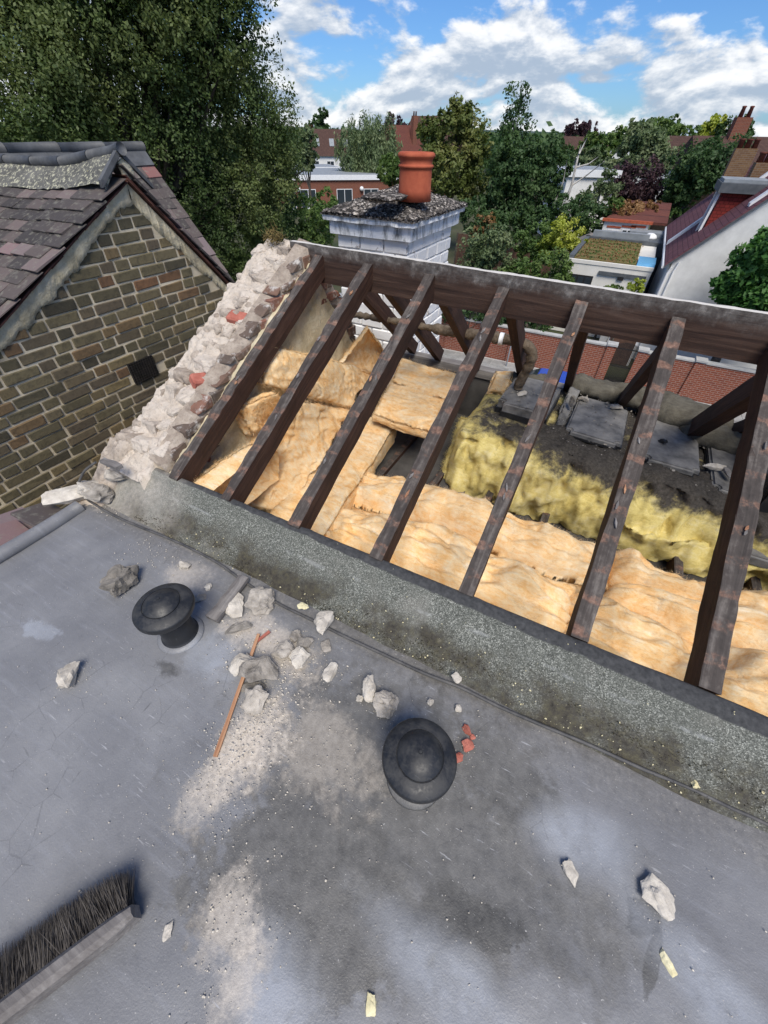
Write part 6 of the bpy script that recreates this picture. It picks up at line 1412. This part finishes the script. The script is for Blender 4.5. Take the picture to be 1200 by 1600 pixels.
def tree(name, lbl, base, blobs, n, size, leaf, r0, bark='bark', seed=1, cat='tree', group=None, **k):
    rg = np.random.default_rng(seed); base = V3(base); t = thing(name, lbl, cat, base, group)
    mb = MB(); branches(base, blobs, r0, mb, rg); mb.build('trunk', M[bark], t, True)
    V, F_ = leaves(rg, blobs, n, size, **k); kind(mo('crown', V, F_, M[leaf], t), 'stuff'); return t
def blob_px(L_, *items):
    """crown lobes given by where they show and their real radii (m)"""
    out = []
    for px, py, rx, rz, dl in items: p = at_l(px, py, L_+dl); out.append((*p, rx, rx, rz))
    return out
def big_tree():
    rg = np.random.default_rng(21); items = [(-60, 60, 3.2, 4.6, 2.2), (120, 40, 3.2, 4.6, 2.2), (250, 60, 2.4, 4.0, 2.2), (320, 200, 2.0, 3.2, 1.6), (150, 220, 2.8, 2.8, 1.8), (330, 330, 1.9, 2.2, 1.4), (60, -150, 3.0, 3.5, 2.2), (230, -150, 2.2, 3.0, 2.2)]
    def xr(y): return float(np.interp(y, [-300, -150, 0, 90, 180, 290, 380, 460], [330, 365, 398, 428, 462, 472, 455, 425]))
    for k in range(190):                      # upswept plumes of foliage over the crown
        y = rg.uniform(-230, 450); x = -170+(xr(y)+170)*rg.random()**.75; e = (x-140)/310
        rx = rg.uniform(.42, .85); x = min(x, xr(y)-rx*36)
        items.append((x, y, rx, rx*rg.uniform(1.5, 2.5), -2.2+2.6*e*e+rg.uniform(-.5, .7)))
    for k in range(60):
        y = rg.uniform(230, 450); x = rg.uniform(270, xr(y)-22); rx = rg.uniform(.45, .8); items.append((x, y, rx, rx*rg.uniform(1.3, 2.0), rg.uniform(-1.4, 1.2)))
    B = blob_px(17.8, *items)
    p = at_l(250, 400, 18.5)
    tree('tall_hornbeam_tree', 'huge dense dark green tree towering behind the brick gable', (p[0], p[1], GZ), B, 340000, .080, 'leaf_big', .42, seed=3, clump=.36, up_bias=.5, shell=.55, lump=0)
big_tree()
for sb_, t_ in SED:
    for q_, (m_, n_) in enumerate((('leaf_mid', 2600), ('leaf_brown', 3600))):
        V_, F_q = leaves(np.random.default_rng(60+q_), sb_, n_, .07, clump=.9, up_bias=1.2, shell=.0, lump=0); kind(mo('sedum_growth', V_, F_q, M[m_], t_), 'stuff')
def maple():
    L_ = 20.2; B = blob_px(L_, (1205, 430, 1.3, 1.2, 0), (1165, 445, .95, .85, -.3), (1235, 395, 1.3, 1.2, .2), (1140, 435, .5, .55, -.2), (1185, 400, .8, .75, 0), (1260, 470, 1.7, 1.5, 0), (1200, 490, 1.1, .8, -.3), (1155, 470, .6, .5, -.3))
    p = at_l(1200, 430, L_)
    tree('maple_tree', 'dense bright green maple at the right edge before the white house', (p[0], p[1], GZ), B, 34000, .17, 'leaf_maple', .2, seed=5, clump=.34, up_bias=.7)
maple()
def treeset():
    def one(name, lbl, L_, items, n, size, leaf, r0=.2, seed=1, gx=None, bark='bark', cat='tree', group=None, **k):
        B = blob_px(L_, *items); x = np.mean([b[0] for b in B]); y = np.mean([b[1] for b in B]); return tree(name, lbl, (x, y, GZ), B, n, size, leaf, r0, bark, seed, cat, group, **k)
    G = 'trees beyond the street'
    one('round_olive_tree', 'round olive green tree just right of the chimney pot', 42, [(705, 205, 1.7, 1.6, 0), (735, 215, 1.6, 1.8, .5), (680, 225, 1.5, 1.7, 0), (715, 262, 2.2, 1.8, -.5), (670, 265, 1.5, 1.6, .4), (750, 265, 1.5, 1.8, .3), (712, 305, 2.0, 1.4, 0), (716, 175, 1.0, 1.1, 0)], 22000, .24, 'leaf_olive', .25, 11, group=G, up_bias=.6)
    one('dark_garden_tree', 'broad dark green tree right of the olive tree', 37, [(810, 252, 1.6, 1.4, 0), (845, 250, 1.5, 1.3, .6), (790, 275, 1.7, 1.8, 0), (835, 285, 1.9, 1.9, 0), (870, 268, 1.0, 1.1, .5), (810, 325, 1.8, 1.3, 0), (775, 325, 1.2, 1.3, 0), (855, 320, 1.3, 1.2, .4)], 26000, .20, 'leaf_dark', .2, 12, group=G)
    one('thin_birch_tree', 'tall thin leafed birch whose airy top stands above the dark tree', 38.5, [(805, 165, .95, 1.1, 0), (795, 195, .8, 1.1, 0), (815, 200, .8, .9, 0)], 1500, .20, 'leaf_dark', .13, 13, bark='birchbark', group=G, shell=.2, clump=.5, lump=0)
    one('weeping_willow', 'weeping willow between the white house and the chimney pot', 74, [(572, 212, 2.6, 2.4, 0), (598, 222, 2.4, 2.6, .5), (550, 228, 2.2, 2.4, 0), (585, 250, 2.8, 2.4, -.8), (560, 258, 2.4, 2.0, 0), (608, 258, 2.0, 2.2, 0)], 17000, .42, 'leaf_willow', .3, 14, group=G, droop=1., lump=0)
    one('low_leafy_tree', 'dark leafy tree low behind the left of the chimney pot', 50, [(610, 265, 1.8, 1.2, 0), (625, 275, 1.5, 1.1, 0)], 4200, .28, 'leaf_mid', .15, 15, group=G)
    one('pale_slim_tree', 'pale green tree squeezed beside the right flank of the huge tree', 55, [(480, 226, 1.1, 1.7, 0), (478, 248, 1.2, 1.3, 0)], 4500, .26, 'leaf_willow', .2, 16, group=G)
    one('poplar_tree', 'small rounded poplar standing above the white house roof', 165, [(503, 190, 2.6, 2.6, 0), (500, 202, 3., 2.4, 0)], 2600, .8, 'leaf_dark', .3, 17, group=G)
    one('copper_beech_tree', 'dark purple copper beech left of the studio chimney side', 52, [(965, 292, 2.0, 1.6, 0), (1000, 288, 2.2, 1.7, 0), (985, 305, 2.5, 1.3, 0), (945, 308, 1.5, 1.1, 0), (1025, 300, 1.5, 1.3, 0)], 16000, .22, 'leaf_purple', .25, 18, group=G)
    one('grey_green_tree', 'grey green willowy tree above the copper beech', 64, [(985, 252, 2.4, 1.8, 0), (1010, 232, 2.4, 2.0, .5), (965, 268, 2.0, 1.4, 0), (1030, 250, 2.0, 1.6, 0), (1000, 215, 2.0, 1.5, 0)], 14000, .32, 'leaf_willow', .25, 19, group=G)
    one('round_dark_tree', 'dark green bushy tree left of the grey dormer roof', 44, [(1085, 258, 1.8, 1.5, 0), (1115, 252, 1.8, 1.6, .5), (1070, 280, 1.7, 1.3, 0), (1110, 280, 1.6, 1.2, 0), (1058, 300, 1.1, .9, 0)], 15000, .22, 'leaf_dark', .22, 20, group=G)
    one('yellow_green_tree', 'bright yellow green tree on the right skyline', 130, [(1113, 203, 2.4, 2.4, 0), (1100, 213, 2.6, 1.8, 0)], 3000, .6, 'leaf_bright', .25, 21, group=G)
    one('skyline_tree', 'dark rounded tree on the skyline right of the yellow green tree', 128, [(1140, 206, 3.2, 2.4, 0), (1150, 215, 3., 2., 0)], 3600, .6, 'leaf_dark', .3, 22, group=G)
    one('skyline_copper_tree', 'dark copper tree on the skyline right of the airy birch', 150, [(900, 203, 3.4, 2.6, 0), (918, 208, 3.4, 2.0, 0)], 3600, .7, 'leaf_purple', .3, 23, group=G)
    one('skyline_copper_shrub', 'dark reddish tree on the skyline above the villa', 140, [(615, 198, 2.8, 2.6, 0), (635, 203, 2.8, 2.0, 0)], 3000, .7, 'leaf_purple', .3, 24, group=G)
    one('skyline_broad_tree', 'broad green tree on the skyline above the copper beech', 100, [(1040, 212, 3.0, 2.2, 0), (1065, 216, 3.0, 2.0, 0), (1020, 206, 2.6, 2.0, 0), (980, 215, 2.6, 2.0, 0)], 6000, .5, 'leaf_mid', .3, 25, group=G)
    one('filler_tree', 'mid green tree right of the far white gabled house', 98, [(930, 228, 2.6, 1.8, 0), (950, 232, 2.4, 1.6, 0)], 4200, .42, 'leaf_mid', .2, 26, group=G)
    one('filler_tree', 'dark tree between the airy birch and the far white gabled house', 92, [(868, 226, 2.4, 1.6, 0), (880, 246, 2.2, 1.4, 0)], 4200, .42, 'leaf_dark', .2, 27, group=G)
    one('filler_tree', 'rounded green tree below the skyline copper tree', 86, [(915, 248, 2.2, 1.3, 0), (935, 252, 2.2, 1.3, 0)], 3600, .4, 'leaf_willow', .2, 28, group=G)
    one('filler_tree', 'dark tree right of the steep red roofed villa', 96, [(678, 232, 2.0, 1.8, 0), (665, 215, 2.0, 1.6, 4)], 3600, .42, 'leaf_dark', .2, 29, group=G)
    S = 'garden shrubs'
    def sh(name, lbl, L_, items, n, size, leaf, seed): one(name, lbl, L_, items, n, size, leaf, .07, seed, cat='shrub', group=S, up_bias=.6)
    sh('ivy_shrub', 'leafy green shrub left of the white chimney stack', 20, [(485, 345, 1.1, 1.0, 0), (450, 370, 1.1, .9, 0), (500, 375, .9, .8, 0), (415, 370, 1.0, .9, 1)], 9000, .13, 'leaf_mid', 31)
    sh('small_birch_shrub', 'wispy pale shrub before the low brick building', 34, [(512, 322, .8, .9, 0), (528, 336, 1.0, .7, 0), (495, 338, 1.0, .7, 0)], 4500, .17, 'leaf_mid', 32)
    sh('laurel_shrub', 'dark shrub against the fence right of the chimney cap', 32, [(745, 345, 1.3, 1.0, 0), (765, 360, 1.2, .9, 0)], 5000, .17, 'leaf_dark', 33)
    sh('dry_shrub', 'dry brown shrub in front of the dark tree trunk', 31.5, [(758, 352, .7, .8, 0), (748, 368, .6, .6, 0)], 1800, .15, 'leaf_brown', 34)
    sh('buddleia_shrub', 'grey green shrub right beside the white chimney stack', 24, [(745, 395, 1.1, 1.0, 0), (770, 385, 1.0, .9, 0), (740, 425, 1.0, .9, 0), (775, 415, 1.0, .8, 0)], 8000, .15, 'leaf_willow', 35)
    sh('bright_shrub', 'bright green shrub in the middle of the gardens', 29, [(838, 370, 1.1, .9, 0), (832, 392, 1.0, .8, 0)], 5000, .15, 'leaf_mid', 36)
    sh('yellow_shrub', 'yellow green shrub near the garden shed', 28, [(880, 362, 1.0, .8, 0), (868, 385, 1.1, .8, 0), (900, 375, .8, .6, 0)], 5000, .15, 'leaf_bright', 37)
    sh('spreading_shrub', 'spreading green shrub left of the cream studio', 23.5, [(860, 420, 1.1, .9, 0), (830, 430, 1.1, .8, 0), (875, 440, .8, .7, 0), (800, 440, 1.0, .7, 0)], 8000, .14, 'leaf_mid', 38)
    sh('dark_hedge_shrub', 'dark shrub in shade behind the yellow green shrub', 34, [(905, 335, 1.5, 1.1, 0), (930, 345, 1.2, .9, 0), (880, 340, 1.2, 1., 0), (850, 350, 1.3, 1., 0), (815, 352, 1.3, .9, 0), (785, 350, 1.2, .9, 0)], 12000, .18, 'leaf_dark', 39)
    sh('wall_hedge', 'dark hedge growing along the top of the garden wall', 19.4, [(700, 478, .8, .55, 0), (740, 486, .8, .5, 0), (775, 490, .8, .5, 0), (815, 495, .8, .55, 0), (850, 502, .7, .5, 0), (660, 470, .8, .5, 0), (620, 462, .8, .5, 0)], 9000, .12, 'leaf_dark', 40)
    sh('planter_plant', 'small leafy plant in the planter below the studio', 20.5, [(994, 446, .32, .28, 0)], 900, .10, 'leaf_bright', 41)
    sh('low_planter_plant', 'low leafy plant along the studio front', 22.3, [(952, 450, .3, .16, 0), (963, 452, .25, .15, 0)], 700, .10, 'leaf_mid', 42)
    sh('roof_creeper', 'dry brown creeper heaped over the red tiled roof', 36, [(985, 326, 1.1, .55, 0), (1008, 328, 1.0, .5, .6), (958, 333, .9, .45, -.6), (975, 336, .9, .4, -1.2), (1024, 334, .7, .35, .8)], 13000, .12, 'leaf_brown', 43)
    sh('creeper_shrub', 'small green shrub at the left end of the creeper roof', 35, [(962, 318, .55, .4, -.6)], 1200, .13, 'leaf_mid', 44)
    sh('right_hedge', 'green hedge clump between the creeper roof and the white house', 44, [(1062, 320, 1.1, .9, 0)], 2600, .18, 'leaf_mid', 45)
    sh('silver_shrub', 'silvery foliage veiling the white walled house', 46, [(945, 285, .8, .8, 0), (930, 305, 1.1, .9, 0), (958, 298, .9, .8, 0), (912, 312, 1.0, .8, 0)], 6500, .16, 'leaf_willow', 46)
    # leaning bare trunk
    t = thing('leaning_trunk', 'leaning pale bare tree trunk with forked limbs', 'tree', (*at_l(872, 335, 36)[:2], GZ), G)
    P = [at_l(*a) for a in ((868, 345, 36), (880, 325, 36), (893, 290, 36), (902, 250, 36), (908, 225, 36.2))]; b0 = P[0].copy(); b0[2] = GZ
    MB().tube([b0]+P, [.16, .13, .11, .085, .06, .02], 8).build('trunk', M['birchbark'], t, True)
    for a in (((893, 290, 36), (915, 275, 35.8), (945, 252, 35.6)), ((899, 262, 36), (920, 256, 36), (935, 245, 36.2)), ((866, 318, 36), (880, 285, 36.2), (886, 250, 36.3)), ((905, 240, 36), (912, 226, 36), (918, 214, 36))): MB().tube([at_l(*q_) for q_ in a], [.055, .04, .015], 6).build('limb', M['birchbark'], t, True)
treeset()
def far_woods():
    rg = np.random.default_rng(77); V = []; F_ = []; off = 0
    for i in range(1300):
        az = math.atan2(-.95, .5)+rg.random()*(math.atan2(.45, .9)-math.atan2(-.95, .5)); L_ = 105+560*rg.random()**.8
        x, y = L_*math.sin(az), L_*math.cos(az); h = rg.uniform(5.4, 8.3)+L_*.0022; r_ = rg.uniform(2.6, 5.2)*(1+L_/900)
        blobs = [(x+rg.normal()*r_*.5, y+rg.normal()*r_*.5, GZ+h*.62, r_, r_, h*.40), (x+rg.normal()*r_*.6, y+rg.normal()*r_*.6, GZ+h*.45, r_*1.1, r_*1.1, h*.36)]
        v, f = leaves(rg, blobs, int(110), 1.15*(1+L_/400), clump=.4, up_bias=.5, lump=0); V.append(v); F_.append(f+off); off += len(v)
    kind(tag(mo('distant_woodland', np.concatenate(V), np.concatenate(F_), M['leaf_dark']), 'far mass of suburban treetops reaching to the horizon', 'trees'), 'stuff')
    n = 200; a = np.linspace(-1.4, .8, n); L_ = 3200; h = 20+12*fbm(np.stack([a*6, 0*a, 0*a], -1), 4, 3); v = []
    for ai, hi in zip(a, h): x, y = math.sin(ai), math.cos(ai); v += [(L_*x, L_*y, GZ), ((L_+250)*x, (L_+250)*y, GZ+max(hi, 5)), ((L_+900)*x, (L_+900)*y, GZ)]
    kind(mo('distant_hills', v, grid_faces(n, 3)[:, ::-1], simple('wooded_hill', (.045, .075, .070), (.075, .105, .095), .02, 1., .3, .2, 2., world=True)), 'structure')
far_woods()
